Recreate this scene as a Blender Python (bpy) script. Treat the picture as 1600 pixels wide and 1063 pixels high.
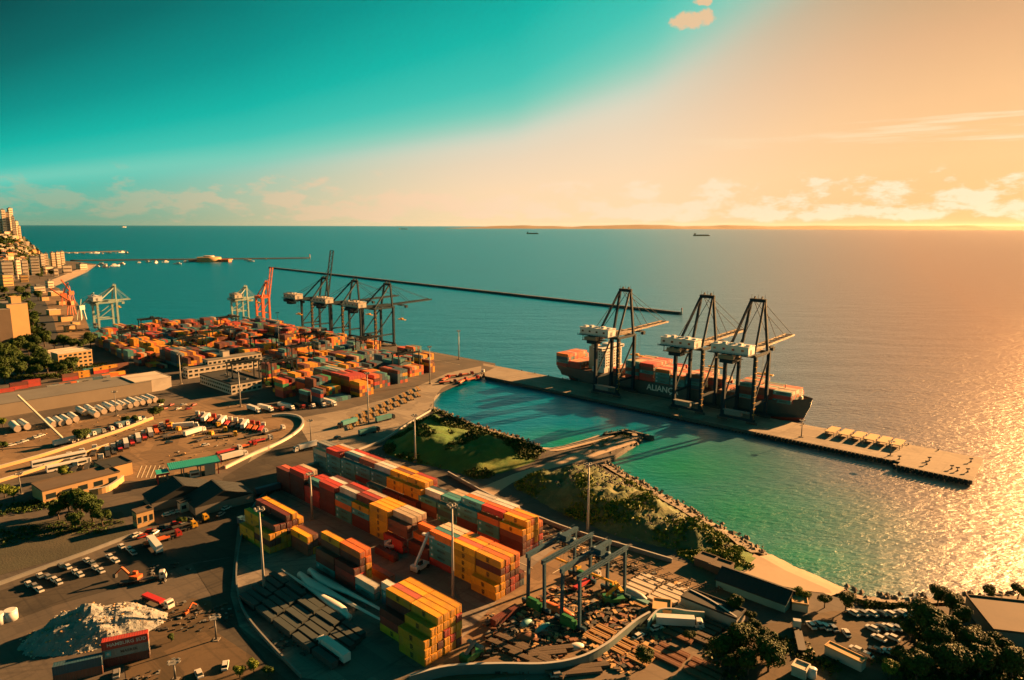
import bpy, bmesh, math, random
import numpy as np
from mathutils import Vector, Matrix, noise as mnoise
from mathutils.geometry import tessellate_polygon
rnd = random.Random(7)
D = bpy.data
SC = bpy.context.scene
for o in list(D.objects): D.objects.remove(o)
COL = SC.collection
# ------------------------------------------------------------------ camera
FOC = 1067.0; CW, CH = 1600.0, 1063.0
CAM = np.array([0.0, 0.0, 133.0])
PITCH = math.atan((531.5-354.0+2.3)/FOC); ROLL = math.atan(5/1600)
_R = np.array([1.0, 0, 0]); _F = np.array([0, math.cos(PITCH), -math.sin(PITCH)]); _U = np.array([0, math.sin(PITCH), math.cos(PITCH)])
CR = _R*math.cos(ROLL)+_U*math.sin(ROLL); CU = _U*math.cos(ROLL)-_R*math.sin(ROLL)
cd = D.cameras.new('camera'); cam = D.objects.new('camera', cd); COL.objects.link(cam)
cd.sensor_width = 36.0; cd.lens = 36.0*FOC/CW; cd.clip_start = 1.0; cd.clip_end = 200000.0
M4 = Matrix(((CR[0], CU[0], -_F[0], CAM[0]), (CR[1], CU[1], -_F[1], CAM[1]), (CR[2], CU[2], -_F[2], CAM[2]), (0, 0, 0, 1)))
cam.matrix_world = M4
SC.camera = cam
# ------------------------------------------------------------------ light
SUN_AZ = math.radians(34.5)      # from +X towards +Y
SUN_EL = math.radians(16.5)
SUN_DIR = (math.cos(SUN_AZ)*math.cos(SUN_EL), math.sin(SUN_AZ)*math.cos(SUN_EL), math.sin(SUN_EL))
sd = D.lights.new('sun', 'SUN'); sd.energy = 5.0; sd.angle = math.radians(0.6); sd.color = (1.0, 0.46, 0.15)
so = D.objects.new('sun', sd); COL.objects.link(so)
so.rotation_euler = Vector(SUN_DIR).to_track_quat('Z', 'Y').to_euler()
SC.view_settings.view_transform = 'Standard'; SC.view_settings.look = 'None'
SC.view_settings.gamma = 1.0; SC.view_settings.exposure = 2.6; SC.view_settings.use_curve_mapping = False
W = D.worlds.new('World'); SC.world = W; W.use_nodes = True
wt = W.node_tree; wt.nodes.clear()
def N(t, typ, **k):
    n = t.nodes.new(typ)
    for a, b in k.items():
        if a == 'inp':
            for i, v in b.items(): n.inputs[i].default_value = v
        else: setattr(n, a, b)
    return n
def lin(c):
    return tuple((x/255/12.92 if x/255 <= 0.04045 else ((x/255+0.055)/1.055)**2.4) for x in c)
def ramp(t, pts, interp='LINEAR'):
    n = t.nodes.new('ShaderNodeValToRGB'); cr = n.color_ramp; cr.interpolation = interp
    while len(cr.elements) > 1: cr.elements.remove(cr.elements[0])
    cr.elements[0].position = pts[0][0]; cr.elements[0].color = (*pts[0][1][:3], 1)
    for p, c in pts[1:]:
        e = cr.elements.new(p); e.color = (*c[:3], 1)
    return n
def math_n(t, op, a, b=None, c=None, clamp=False):
    n = t.nodes.new('ShaderNodeMath'); n.operation = op; n.use_clamp = clamp
    for i, x in enumerate((a, b, c)):
        if x is None: continue
        if isinstance(x, (int, float)): n.inputs[i].default_value = x
        else: t.links.new(x, n.inputs[i])
    return n.outputs[0]
def mixc(t, f, a, b, mode='MIX'):
    n = t.nodes.new('ShaderNodeMix'); n.data_type = 'RGBA'; n.blend_type = mode
    for k, x in ((0, f), (6, a), (7, b)):
        if isinstance(x, (int, float)): n.inputs[k].default_value = x
        elif isinstance(x, tuple): n.inputs[k].default_value = (*x[:3], 1)
        else: t.links.new(x, n.inputs[k])
    return n.outputs[2]
L = wt.links.new
tc = N(wt, 'ShaderNodeTexCoord'); sep = N(wt, 'ShaderNodeSeparateXYZ'); L(tc.outputs['Generated'], sep.inputs[0])
X, Y, Z = sep.outputs
hl = math_n(wt, 'MAXIMUM', math_n(wt, 'SQRT', math_n(wt, 'ADD', math_n(wt, 'MULTIPLY', X, X), math_n(wt, 'MULTIPLY', Y, Y))), 0.02)
SA = math.radians(35.0)
ca = math_n(wt, 'DIVIDE', math_n(wt, 'ADD', math_n(wt, 'MULTIPLY', X, math.cos(SA)), math_n(wt, 'MULTIPLY', Y, math.sin(SA))), hl)
ca01 = math_n(wt, 'MULTIPLY_ADD', ca, 0.5, 0.5)      # 0 away from the sun .. 1 towards it
# height of the warm band above the horizon, taller towards the sun
bl = ramp(wt, [(p, (v, v, v)) for p, v in ((0, .17), (.30, .12), (.42, .062), (.48, .050), (.625, .094), (.787, .162), (.858, .235), (.885, .29), (.93, .40), (1, .50))], 'LINEAR')  # first stops brighten the unseen sky behind, added as teal fill for shade
L(ca01, bl.inputs[0])
zz = math_n(wt, 'MAXIMUM', Z, 0.0)
q = math_n(wt, 'DIVIDE', zz, bl.outputs[0])
q8 = math_n(wt, 'DIVIDE', q, 8.0, clamp=True)
outer = ramp(wt, [(0, lin((130, 205, 180))), (.115, lin((124, 208, 186))), (.15, lin((64, 197, 179))), (.20, lin((12, 182, 166))),
                  (.28, lin((0, 150, 140))), (.40, lin((0, 110, 105))), (.58, lin((0, 66, 67))), (.72, lin((0, 54, 56))), (1, lin((0, 60, 62)))])
L(q8, outer.inputs[0])
warm = ramp(wt, [(0, lin((250, 196, 128))), (.18, lin((255, 204, 140))), (.34, lin((250, 194, 134))), (.5, lin((228, 174, 122))), (.7, lin((182, 148, 104))), (1, lin((90, 130, 112)))])
L(q, warm.inputs[0])
cool = ramp(wt, [(0, lin((118, 166, 138))), (.35, lin((110, 180, 155))), (.8, lin((84, 196, 176))), (1, lin((70, 200, 182)))])
L(q, cool.inputs[0])
mid = ramp(wt, [(0, lin((255, 222, 172))), (.3, lin((255, 220, 178))), (.55, lin((240, 216, 184))), (.8, lin((216, 216, 196))), (1, lin((170, 205, 185)))])
L(q, mid.inputs[0])
f1 = ramp(wt, [(.50, (0, 0, 0)), (.80, (1, 1, 1))], 'EASE'); L(ca01, f1.inputs[0])
f2 = ramp(wt, [(.84, (0, 0, 0)), (.985, (1, 1, 1))], 'EASE'); L(ca01, f2.inputs[0])
inner = mixc(wt, f2.outputs[0], mixc(wt, f1.outputs[0], cool.outputs[0], mid.outputs[0]), warm.outputs[0])
edge = ramp(wt, [(.60, (0, 0, 0)), (.96, (1, 1, 1))], 'EASE')
L(math_n(wt, 'MULTIPLY', q, 0.9), edge.inputs[0])
zd = ramp(wt, [(.27, (1, 1, 1)), (.42, (.72, .72, .72)), (.7, (.75, .75, .75)), (1, (.8, .8, .8))], 'EASE'); L(zz, zd.inputs[0])
skyc = mixc(wt, edge.outputs[0], inner, outer.outputs[0])
skyc = mixc(wt, 1.0, skyc, zd.outputs[0], 'MULTIPLY')
# clouds: a low cumulus band near the horizon, a few streaks and puffs higher up
az = math_n(wt, 'ARCTAN2', X, Y)
def cloud(su, sv, thr0, thr1, z0, z1, z2, z3, det=6.0, seed=0.0, rough=.6):
    cv = N(wt, 'ShaderNodeCombineXYZ'); L(math_n(wt, 'MULTIPLY', az, su), cv.inputs[0]); L(math_n(wt, 'MULTIPLY', Z, sv), cv.inputs[1]); cv.inputs[2].default_value = seed
    no = N(wt, 'ShaderNodeTexNoise', inp={'Scale': 1.0, 'Detail': det, 'Roughness': rough}); L(cv.outputs[0], no.inputs['Vector'])
    band = ramp(wt, [(z0, (0, 0, 0)), (z1, (1, 1, 1)), (z2, (1, 1, 1)), (z3, (0, 0, 0))]); L(zz, band.inputs[0])
    v = math_n(wt, 'ADD', no.outputs[0], math_n(wt, 'MULTIPLY_ADD', band.outputs[0], 0.22, -0.22))
    return math_n(wt, 'MULTIPLY', math_n(wt, 'DIVIDE', math_n(wt, 'SUBTRACT', v, thr0), thr1-thr0, clamp=True), math_n(wt, 'MULTIPLY', band.outputs[0], 4.0, clamp=True))
c1 = cloud(19, 44, .42, .52, .0, .012, .030, .076, 8, 3.1)
c2 = cloud(4.5, 95, .50, .62, .085, .100, .122, .145, 6, 9.4)
rightness = ramp(wt, [(.86, (0, 0, 0)), (.95, (1, 1, 1))]); L(ca01, rightness.inputs[0])
c1s = math_n(wt, 'MULTIPLY', c1, math_n(wt, 'MULTIPLY_ADD', f1.outputs[0], 0.50, 0.28))
cc = ramp(wt, [(.5, lin((216, 176, 138))), (.75, lin((255, 216, 178))), (.95, lin((255, 240, 205)))]); L(ca01, cc.inputs[0])
skyc = mixc(wt, c1s, skyc, cc.outputs[0])
skyc = mixc(wt, math_n(wt, 'MULTIPLY', math_n(wt, 'MULTIPLY', c2, 0.7), rightness.outputs[0]), skyc, lin((255, 228, 185)))
# one small puff high above the pier
def puff(px, py, rx, rz):
    d = _F+CR*(px-800)/FOC+CU*(531.5-py)/FOC; d = d/np.linalg.norm(d)
    a0 = math.atan2(d[0], d[1])
    da = math_n(wt, 'DIVIDE', math_n(wt, 'SUBTRACT', az, a0), rx); dz = math_n(wt, 'DIVIDE', math_n(wt, 'SUBTRACT', Z, float(d[2])), rz)
    r2 = math_n(wt, 'SQRT', math_n(wt, 'ADD', math_n(wt, 'MULTIPLY', da, da), math_n(wt, 'MULTIPLY', dz, dz)))
    no = N(wt, 'ShaderNodeTexNoise', inp={'Scale': 55.0, 'Detail': 6.0, 'Roughness': .65}); L(tc.outputs['Generated'], no.inputs['Vector'])
    return math_n(wt, 'DIVIDE', math_n(wt, 'SUBTRACT', math_n(wt, 'SUBTRACT', math_n(wt, 'MULTIPLY', no.outputs[0], 2.2), r2), .18), .3, clamp=True)
for px, py, rx, rz in ((1083, 31, .032, .014), (1100, 3, .018, .006)):
    skyc = mixc(wt, math_n(wt, 'MULTIPLY', puff(px, py, rx, rz), .8), skyc, lin((250, 195, 145)))
nish = N(wt, 'ShaderNodeTexSky', sky_type='NISHITA'); nish.sun_disc = False; nish.sun_elevation = SUN_EL; nish.sun_rotation = math.pi/2-SUN_AZ
nish.air_density = 1.0; nish.dust_density = 2.0
scaled = mixc(wt, 1.0, skyc, (1.62, 1.62, 1.62), 'MULTIPLY')
blend = mixc(wt, 0.004, scaled, nish.outputs[0])
bg = N(wt, 'ShaderNodeBackground'); bg.inputs[1].default_value = 0.1; L(blend, bg.inputs[0])
wo = N(wt, 'ShaderNodeOutputWorld'); L(bg.outputs[0], wo.inputs[0])
W.cycles.sampling_method = 'MANUAL'; W.cycles.sample_map_resolution = 512
# ------------------------------------------------------------------ placing
def P(x, y, z=3.0):
    d = _F+CR*(x-800)/FOC+CU*(531.5-y)/FOC
    w = CAM+d*((z-CAM[2])/d[2]); return (float(w[0]), float(w[1]), z)
UA = math.radians(-42.0); UU = np.array([math.cos(UA), math.sin(UA)]); VV = np.array([-UU[1], UU[0]]); OO = np.array([-7.736, 226.003])
def Q(a, b, z=3.0):      # port frame: a along the quay (towards lower right), b out to sea
    w = OO+UU*a+VV*b; return (float(w[0]), float(w[1]), z)
def AB(x, y, z=3.0):
    w = np.array(P(x, y, z)[:2])-OO; return float(w@UU), float(w@VV)
# ------------------------------------------------------------------ materials
MATS = {}; ALB = .70
def mat(name, col, rough=.7, var=.15, scale=.5, metal=0.0, spec=.5, dirt=None, dirtamt=.0, coord='Object', bump=0.0, bscale=4.0, rand=0.0, stretch=None):
    if name in MATS: return MATS[name]
    col = tuple(x*ALB for x in col); dirt = tuple(x*ALB for x in dirt) if dirt else None
    m = D.materials.new(name); m.use_nodes = True; t = m.node_tree; b = t.nodes['Principled BSDF']
    tcn = N(t, 'ShaderNodeTexCoord'); vec = tcn.outputs[coord]
    if stretch:
        mp = N(t, 'ShaderNodeMapping'); mp.inputs['Scale'].default_value = stretch; t.links.new(vec, mp.inputs[0]); vec = mp.outputs[0]
    oi = N(t, 'ShaderNodeObjectInfo')
    off = N(t, 'ShaderNodeVectorMath', operation='ADD'); t.links.new(vec, off.inputs[0])
    cmb = N(t, 'ShaderNodeCombineXYZ'); t.links.new(math_n(t, 'MULTIPLY', oi.outputs['Random'], 37.0), cmb.inputs[0]); t.links.new(cmb.outputs[0], off.inputs[1])
    vec = off.outputs[0]
    n1 = N(t, 'ShaderNodeTexNoise', inp={'Scale': scale, 'Detail': 8.0, 'Roughness': .62}); t.links.new(vec, n1.inputs['Vector'])
    f = math_n(t, 'MULTIPLY_ADD', n1.outputs[0], var*4, 1-var*2)
    if rand: f = math_n(t, 'MULTIPLY', f, math_n(t, 'MULTIPLY_ADD', oi.outputs['Random'], rand, 1-rand/2))
    cmb2 = N(t, 'ShaderNodeCombineXYZ')
    for i in range(3): t.links.new(f, cmb2.inputs[i])
    c = mixc(t, 1.0, (*col, 1), cmb2.outputs[0], 'MULTIPLY')
    if dirt:
        n2 = N(t, 'ShaderNodeTexNoise', inp={'Scale': scale*.37, 'Detail': 9.0, 'Roughness': .7, 'Distortion': .6}); t.links.new(vec, n2.inputs['Vector'])
        ff = math_n(t, 'MULTIPLY', math_n(t, 'DIVIDE', math_n(t, 'SUBTRACT', n2.outputs[0], .48), .16, clamp=True), dirtamt)
        c = mixc(t, ff, c, (*dirt, 1))
    t.links.new(c, b.inputs['Base Color'])
    b.inputs['Roughness'].default_value = rough; b.inputs['Metallic'].default_value = metal; b.inputs['Specular IOR Level'].default_value = spec
    if bump:
        n3 = N(t, 'ShaderNodeTexNoise', inp={'Scale': bscale, 'Detail': 6.0}); t.links.new(vec, n3.inputs['Vector'])
        bp = N(t, 'ShaderNodeBump', inp={'Strength': bump, 'Distance': .3}); t.links.new(n3.outputs[0], bp.inputs['Height']); t.links.new(bp.outputs[0], b.inputs['Normal'])
    MATS[name] = m; return m
def flat(name, col, rough=.5, metal=0.0): return mat(name, col, rough, .05, 1.0, metal)
m_conc = mat('concrete', (.25, .225, .19), .9, .12, .05, dirt=(.13, .125, .12), dirtamt=.5, bump=.1)
m_yard = mat('yard_paving', (.21, .20, .19), .9, .10, .04, dirt=(.13, .13, .13), dirtamt=.5)
m_asph = mat('asphalt', (.085, .082, .08), .85, .12, .05, dirt=(.075, .075, .078), dirtamt=.55)
m_road = mat('road_asphalt', (.14, .13, .12), .85, .10, .06, dirt=(.11, .11, .11), dirtamt=.5)
m_dirt = mat('packed_dirt', (.185, .13, .085), .95, .15, .03, dirt=(.14, .12, .08), dirtamt=.7, bump=.3, bscale=1.0)
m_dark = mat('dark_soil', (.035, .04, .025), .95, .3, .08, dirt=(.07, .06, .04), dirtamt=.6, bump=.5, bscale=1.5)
m_grass = mat('rough_grass', (.040, .125, .010), .95, .3, .12, dirt=(.20, .20, .025), dirtamt=.55, bump=.6, bscale=2.0)
m_sand = mat('sand', (.42, .33, .24), .95, .08, .1, dirt=(.30, .22, .15), dirtamt=.5)
m_rock = mat('rock', (.16, .14, .115), .95, .3, .5, dirt=(.30, .25, .19), dirtamt=.5, bump=.6, bscale=1.5)
m_quay = mat('quay_wall', (.08, .075, .07), .9, .2, .3)
m_hill = mat('hill_ground', (.03, .04, .02), .95, .3, .01, dirt=(.10, .09, .05), dirtamt=.5)
m_white = mat('white_paint', (.66, .68, .68), .5, .05, .3, dirt=(.5, .45, .38), dirtamt=.25)
m_cream = mat('cream_render', (.55, .50, .42), .85, .08, .15, dirt=(.35, .30, .25), dirtamt=.4)
m_navy = mat('navy_steel', (.008, .034, .055), .75, .15, .3, spec=.15)
m_grey = mat('grey_steel', (.18, .19, .19), .6, .15, .3)
m_lgrey = mat('galvanised', (.42, .42, .40), .5, .08, .3)
m_black = mat('black_rubber', (.015, .015, .016), .8, .1, 2.0)
m_glass = mat('dark_glass', (.02, .035, .04), .08, .05, 1.0)
m_green = mat('green_paint', (.01, .17, .05), .5, .1, .5)
m_orange = mat('crane_orange', (.62, .13, .03), .5, .1, .3)
m_yel = mat('yellow_paint', (.70, .38, .02), .5, .1, .3)
m_tealroof = mat('teal_roofing', (.03, .42, .38), .5, .06, .2)
m_red = mat('red_paint', (.50, .03, .03), .5, .08, .5)
m_brown = mat('brown_roof', (.10, .075, .055), .9, .15, .15, dirt=(.06, .05, .04), dirtamt=.4)
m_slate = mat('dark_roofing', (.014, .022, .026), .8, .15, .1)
m_groof = mat('grey_roofing', (.15, .155, .15), .8, .12, .06, dirt=(.09, .09, .09), dirtamt=.5)
m_tan = mat('tan_facade', (.50, .32, .14), .85, .08, .1, dirt=(.35, .25, .15), dirtamt=.3)
m_bark = mat('bark', (.07, .05, .035), .9, .2, 2.0)
def ground_mat(name, col, dark, light, rough=.88, streak=.5, seams=.0):
    col, dark, light = [tuple(x*ALB for x in c) for c in (col, dark, light)]
    m = D.materials.new(name); m.use_nodes = True; t = m.node_tree; b = t.nodes['Principled BSDF']
    g = N(t, 'ShaderNodeNewGeometry'); pos = g.outputs['Position']
    def no(s, det=7.0, r=.62, vec=pos, dist=0.0):
        n = N(t, 'ShaderNodeTexNoise', inp={'Scale': s, 'Detail': det, 'Roughness': r, 'Distortion': dist}); t.links.new(vec, n.inputs['Vector']); return n.outputs[0]
    def thr(x, a, c_): return math_n(t, 'DIVIDE', math_n(t, 'SUBTRACT', x, a), c_-a, clamp=True)
    def mp(sx, sy, rot):
        q_ = N(t, 'ShaderNodeMapping'); q_.inputs['Rotation'].default_value = (0, 0, rot); t.links.new(pos, q_.inputs[0])
        q2_ = N(t, 'ShaderNodeMapping'); q2_.inputs['Scale'].default_value = (sx, sy, 1); t.links.new(q_.outputs[0], q2_.inputs[0]); return q2_.outputs[0]
    c = mixc(t, thr(no(.018, 6), .40, .60), col, tuple((a+c_)/2 for a, c_ in zip(col, light)))
    vo = N(t, 'ShaderNodeTexVoronoi', inp={'Scale': .045}); vo.distance = 'CHEBYCHEV'; t.links.new(mp(1, 1.7, -UA_), vo.inputs['Vector'])
    sepc = N(t, 'ShaderNodeSeparateColor'); t.links.new(vo.outputs['Color'], sepc.inputs[0])
    c = mixc(t, math_n(t, 'MULTIPLY', thr(sepc.outputs[0], .62, .64), .38), c, dark)
    c = mixc(t, math_n(t, 'MULTIPLY', thr(sepc.outputs[1], .80, .82), .30), c, light)
    c = mixc(t, math_n(t, 'MULTIPLY', thr(no(.09, 9, .7, dist=.8), .53, .66), .62), c, dark)
    for rot, sx, sy in ((-UA_, .012, .55), (-UA_-1.571, .014, .6), (-UA_-.9, .01, .8)):
        c = mixc(t, math_n(t, 'MULTIPLY', thr(no(1.0, 3, .5, mp(sx, sy, rot)), .56, .70), streak*.55), c, dark)
    c = mixc(t, math_n(t, 'MULTIPLY', thr(no(1.3, 5, .7), .60, .74), .35), c, light)
    if seams:
        br = N(t, 'ShaderNodeTexBrick', inp={'Scale': 1.0, 'Mortar Size': .006, 'Brick Width': 1.0, 'Row Height': 1.0, 'Color1': (0, 0, 0, 1), 'Color2': (0, 0, 0, 1), 'Mortar': (1, 1, 1, 1)}); br.offset = 0.0; t.links.new(mp(1/seams, 1/seams, -UA_), br.inputs['Vector'])
        c = mixc(t, math_n(t, 'MULTIPLY', br.outputs['Fac'], .6), c, dark)
    t.links.new(c, b.inputs['Base Color']); b.inputs['Roughness'].default_value = rough; b.inputs['Specular IOR Level'].default_value = .25
    bp = N(t, 'ShaderNodeBump', inp={'Strength': .5, 'Distance': .08}); t.links.new(no(.8, 8), bp.inputs['Height']); t.links.new(bp.outputs[0], b.inputs['Normal'])
    MATS[name] = m; return m
UA_ = math.radians(-42.0)
m_conc = ground_mat('worn_concrete', (.26, .23, .19), (.12, .11, .10), (.33, .30, .25), seams=6.0, streak=.7)
m_yard = ground_mat('worn_yard_paving', (.22, .20, .18), (.09, .088, .085), (.28, .26, .23), seams=9.0, streak=.9)
m_asph = ground_mat('worn_asphalt', (.085, .080, .075), (.045, .045, .045), (.14, .12, .10), streak=.9)
m_road = ground_mat('worn_road', (.14, .125, .11), (.065, .062, .06), (.19, .165, .14), streak=1.1)
m_dirt = ground_mat('trodden_dirt', (.19, .13, .08), (.085, .062, .042), (.29, .21, .13), streak=.9)
def leafmat(name, c1_, c2_):
    m = D.materials.new(name); m.use_nodes = True; t = m.node_tree; b = t.nodes['Principled BSDF']
    g = N(t, 'ShaderNodeNewGeometry'); r = ramp(t, [(0, c1_), (1, c2_)])
    no = N(t, 'ShaderNodeTexNoise', inp={'Scale': .5, 'Detail': 3.0}); tcn = N(t, 'ShaderNodeTexCoord'); t.links.new(tcn.outputs['Object'], no.inputs['Vector'])
    t.links.new(math_n(t, 'ADD', math_n(t, 'MULTIPLY', g.outputs['Random Per Island'], .6), math_n(t, 'MULTIPLY_ADD', no.outputs[0], 1.2, -.4), clamp=True), r.inputs[0])
    t.links.new(r.outputs[0], b.inputs['Base Color']); b.inputs['Roughness'].default_value = .7; b.inputs['Specular IOR Level'].default_value = .2
    MATS[name] = m; return m
m_leaf = leafmat('leaves', (.004, .014, .003), (.045, .085, .006))
m_leaf2 = leafmat('dry_leaves', (.018, .045, .004), (.16, .20, .015))
# ------------------------------------------------------------------ mesh builder
class MB:
    def __init__(s): s.v = []; s.f = []; s.m = []; s.sm = []
    def _a(s, vs, fs, mi=0, sm=False):
        o = len(s.v); s.v += [tuple(map(float, v)) for v in vs]; s.f += [tuple(i+o for i in f) for f in fs]; s.m += [mi]*len(fs); s.sm += [sm]*len(fs); return s
    def box(s, x0, x1, y0, y1, z0, z1, mi=0):
        return s._a([(x0, y0, z0), (x1, y0, z0), (x1, y1, z0), (x0, y1, z0), (x0, y0, z1), (x1, y0, z1), (x1, y1, z1), (x0, y1, z1)],
                    [(0, 3, 2, 1), (4, 5, 6, 7), (0, 1, 5, 4), (1, 2, 6, 5), (2, 3, 7, 6), (3, 0, 4, 7)], mi)
    def cbox(s, cx, cy, cz, sx, sy, sz, mi=0): return s.box(cx-sx/2, cx+sx/2, cy-sy/2, cy+sy/2, cz-sz/2, cz+sz/2, mi)
    def obox(s, c, sx, sy, sz, ang, mi=0):      # z is base
        ca_, sa_ = math.cos(ang), math.sin(ang); vs = []
        for z in (c[2], c[2]+sz):
            for x, y in ((-sx/2, -sy/2), (sx/2, -sy/2), (sx/2, sy/2), (-sx/2, sy/2)): vs.append((c[0]+x*ca_-y*sa_, c[1]+x*sa_+y*ca_, z))
        return s._a(vs, [(0, 3, 2, 1), (4, 5, 6, 7), (0, 1, 5, 4), (1, 2, 6, 5), (2, 3, 7, 6), (3, 0, 4, 7)], mi)
    def beam(s, p, q_, w, h, mi=0):
        p = Vector(p); q_ = Vector(q_); d = (q_-p); ln = d.length
        if ln < 1e-6: return s
        d = d/ln; up = Vector((0, 0, 1)) if abs(d.z) < .95 else Vector((0, 1, 0)); sd_ = d.cross(up).normalized(); u2 = sd_.cross(d).normalized(); vs = []
        for b in (p, q_):
            for x, y in ((-w/2, -h/2), (w/2, -h/2), (w/2, h/2), (-w/2, h/2)): vs.append(b+sd_*x+u2*y)
        return s._a(vs, [(0, 1, 2, 3), (7, 6, 5, 4), (0, 4, 5, 1), (1, 5, 6, 2), (2, 6, 7, 3), (3, 7, 4, 0)], mi)
    def tube(s, p, q_, r, r2=None, n=8, mi=0, cap=True):
        r2 = r if r2 is None else r2; p = Vector(p); q_ = Vector(q_); d = (q_-p).normalized()
        up = Vector((0, 0, 1)) if abs(d.z) < .95 else Vector((0, 1, 0)); a = d.cross(up).normalized(); b = a.cross(d).normalized(); vs = []
        for c, rr in ((p, r), (q_, r2)):
            for i in range(n):
                t = 2*math.pi*i/n; vs.append(c+a*math.cos(t)*rr+b*math.sin(t)*rr)
        fs = [(i, (i+1) % n, n+(i+1) % n, n+i) for i in range(n)]
        s._a(vs, fs, mi, True)
        if cap: o = len(s.v)-2*n; s.f += [tuple(o+i for i in range(n))[::-1], tuple(o+n+i for i in range(n))]; s.m += [mi]*2; s.sm += [False]*2
        return s
    def prism(s, pts, z0, z1, mi=0, mside=None):
        n = len(pts); area = sum(pts[i][0]*pts[(i+1) % n][1]-pts[(i+1) % n][0]*pts[i][1] for i in range(n))
        if area < 0: pts = pts[::-1]
        tri = tessellate_polygon([[Vector((p[0], p[1], 0)) for p in pts]])
        vs = [(p[0], p[1], z1) for p in pts]; fx = []
        for a, b, c in tri:
            A, B, C_ = (Vector(pts[i][:2]) for i in (a, b, c))
            fx.append((a, b, c) if (B-A).cross(C_-A) > 0 else (a, c, b))
        s._a(vs, fx, mi)
        if z0 < z1:
            vs = [(p[0], p[1], z0) for p in pts]+[(p[0], p[1], z1) for p in pts]
            s._a(vs, [(i, (i+1) % n, n+(i+1) % n, n+i) for i in range(n)], mi if mside is None else mside)
        return s
    def loft(s, rings, mi=0, closed=True, caps=True, sm=False):
        n = len(rings[0]); vs = [p for r in rings for p in r]; fs = []
        for k in range(len(rings)-1):
            for i in range(n if closed else n-1): fs.append((k*n+i, k*n+(i+1) % n, (k+1)*n+(i+1) % n, (k+1)*n+i))
        if caps: fs += [tuple(range(n))[::-1], tuple((len(rings)-1)*n+i for i in range(n))]
        return s._a(vs, fs, mi, sm)
    def mesh(s, name, mats):
        me = D.meshes.new(name); me.from_pydata(s.v, [], s.f); me.polygons.foreach_set('material_index', s.m); me.polygons.foreach_set('use_smooth', s.sm)
        for m in (mats if isinstance(mats, (list, tuple)) else [mats]): me.materials.append(m)
        me.update(); return me
def link(name, me, parent=None, loc=None, rot=0.0, **props):
    o = D.objects.new(name, me); COL.objects.link(o)
    if parent is not None: o.parent = parent
    if loc is not None: o.location = loc
    if rot: o.rotation_euler = (0, 0, rot)
    for k, v in props.items():
        if v is not None: o[k] = v
    return o
def part(name, mb, m, parent, label=None, kind=None): return link(name, mb.mesh(name, m), parent, label=label, kind=kind)
def struct(name, mb, m): return link(name, mb.mesh(name, m), kind='structure')
def thing(name, label, cat, loc=(0, 0, 0), rot=0.0, group=None, me=None): return link(name, me, None, loc, rot, label=label, category=cat, group=group)
KIDS = {}
def kids(o):
    return KIDS.setdefault(o.name, [c for c in D.objects if c.parent == o])
def dup(root, loc, rot, label, group=None, scale=None):
    def cp(o, par):
        c = o.copy(); COL.objects.link(c)
        if par is not None: c.parent = par
        for k in kids(o): cp(k, c)
        return c
    r = cp(root, None); r.location = loc; r.rotation_euler = (0, 0, rot); r['label'] = label
    if group: r['group'] = group
    if scale is not None: r.scale = scale if isinstance(scale, tuple) else (scale,)*3
    return r
class Proto:
    "first use moves the original, later uses copy it"
    def __init__(s, root): s.r = root; s.used = False
    def put(s, loc, rot, label, group=None, scale=None):
        if not s.used:
            s.used = True; kids(s.r)
            for k in kids(s.r): kids(k)
            s.r.location = loc; s.r.rotation_euler = (0, 0, rot); s.r['label'] = label
            if group: s.r['group'] = group
            if scale is not None: s.r.scale = scale if isinstance(scale, tuple) else (scale,)*3
            return s.r
        return dup(s.r, loc, rot, label, group, scale)
def text_mesh(txt, size, m, bold=0.0):
    c = D.curves.new('lettering', 'FONT'); c.body = txt; c.size = size; c.align_x = 'CENTER'; c.align_y = 'CENTER'; c.offset = bold; c.resolution_u = 2
    o = D.objects.new('lettering', c); COL.objects.link(o); bpy.context.view_layer.update()
    me = D.meshes.new_from_object(o.evaluated_get(bpy.context.evaluated_depsgraph_get())); me.name = 'lettering'
    me.materials.clear(); me.materials.append(m); D.objects.remove(o); D.curves.remove(c); return me
ORD = ['first', 'second', 'third', 'fourth', 'fifth', 'sixth', 'seventh', 'eighth', 'ninth', 'tenth', 'eleventh', 'twelfth', 'thirteenth', 'fourteenth', 'fifteenth', 'sixteenth', 'seventeenth', 'eighteenth', 'nineteenth', 'twentieth', 'twenty-first', 'twenty-second', 'twenty-third', 'twenty-fourth', 'twenty-fifth', 'twenty-sixth', 'twenty-seventh', 'twenty-eighth', 'twenty-ninth', 'thirtieth']
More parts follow.
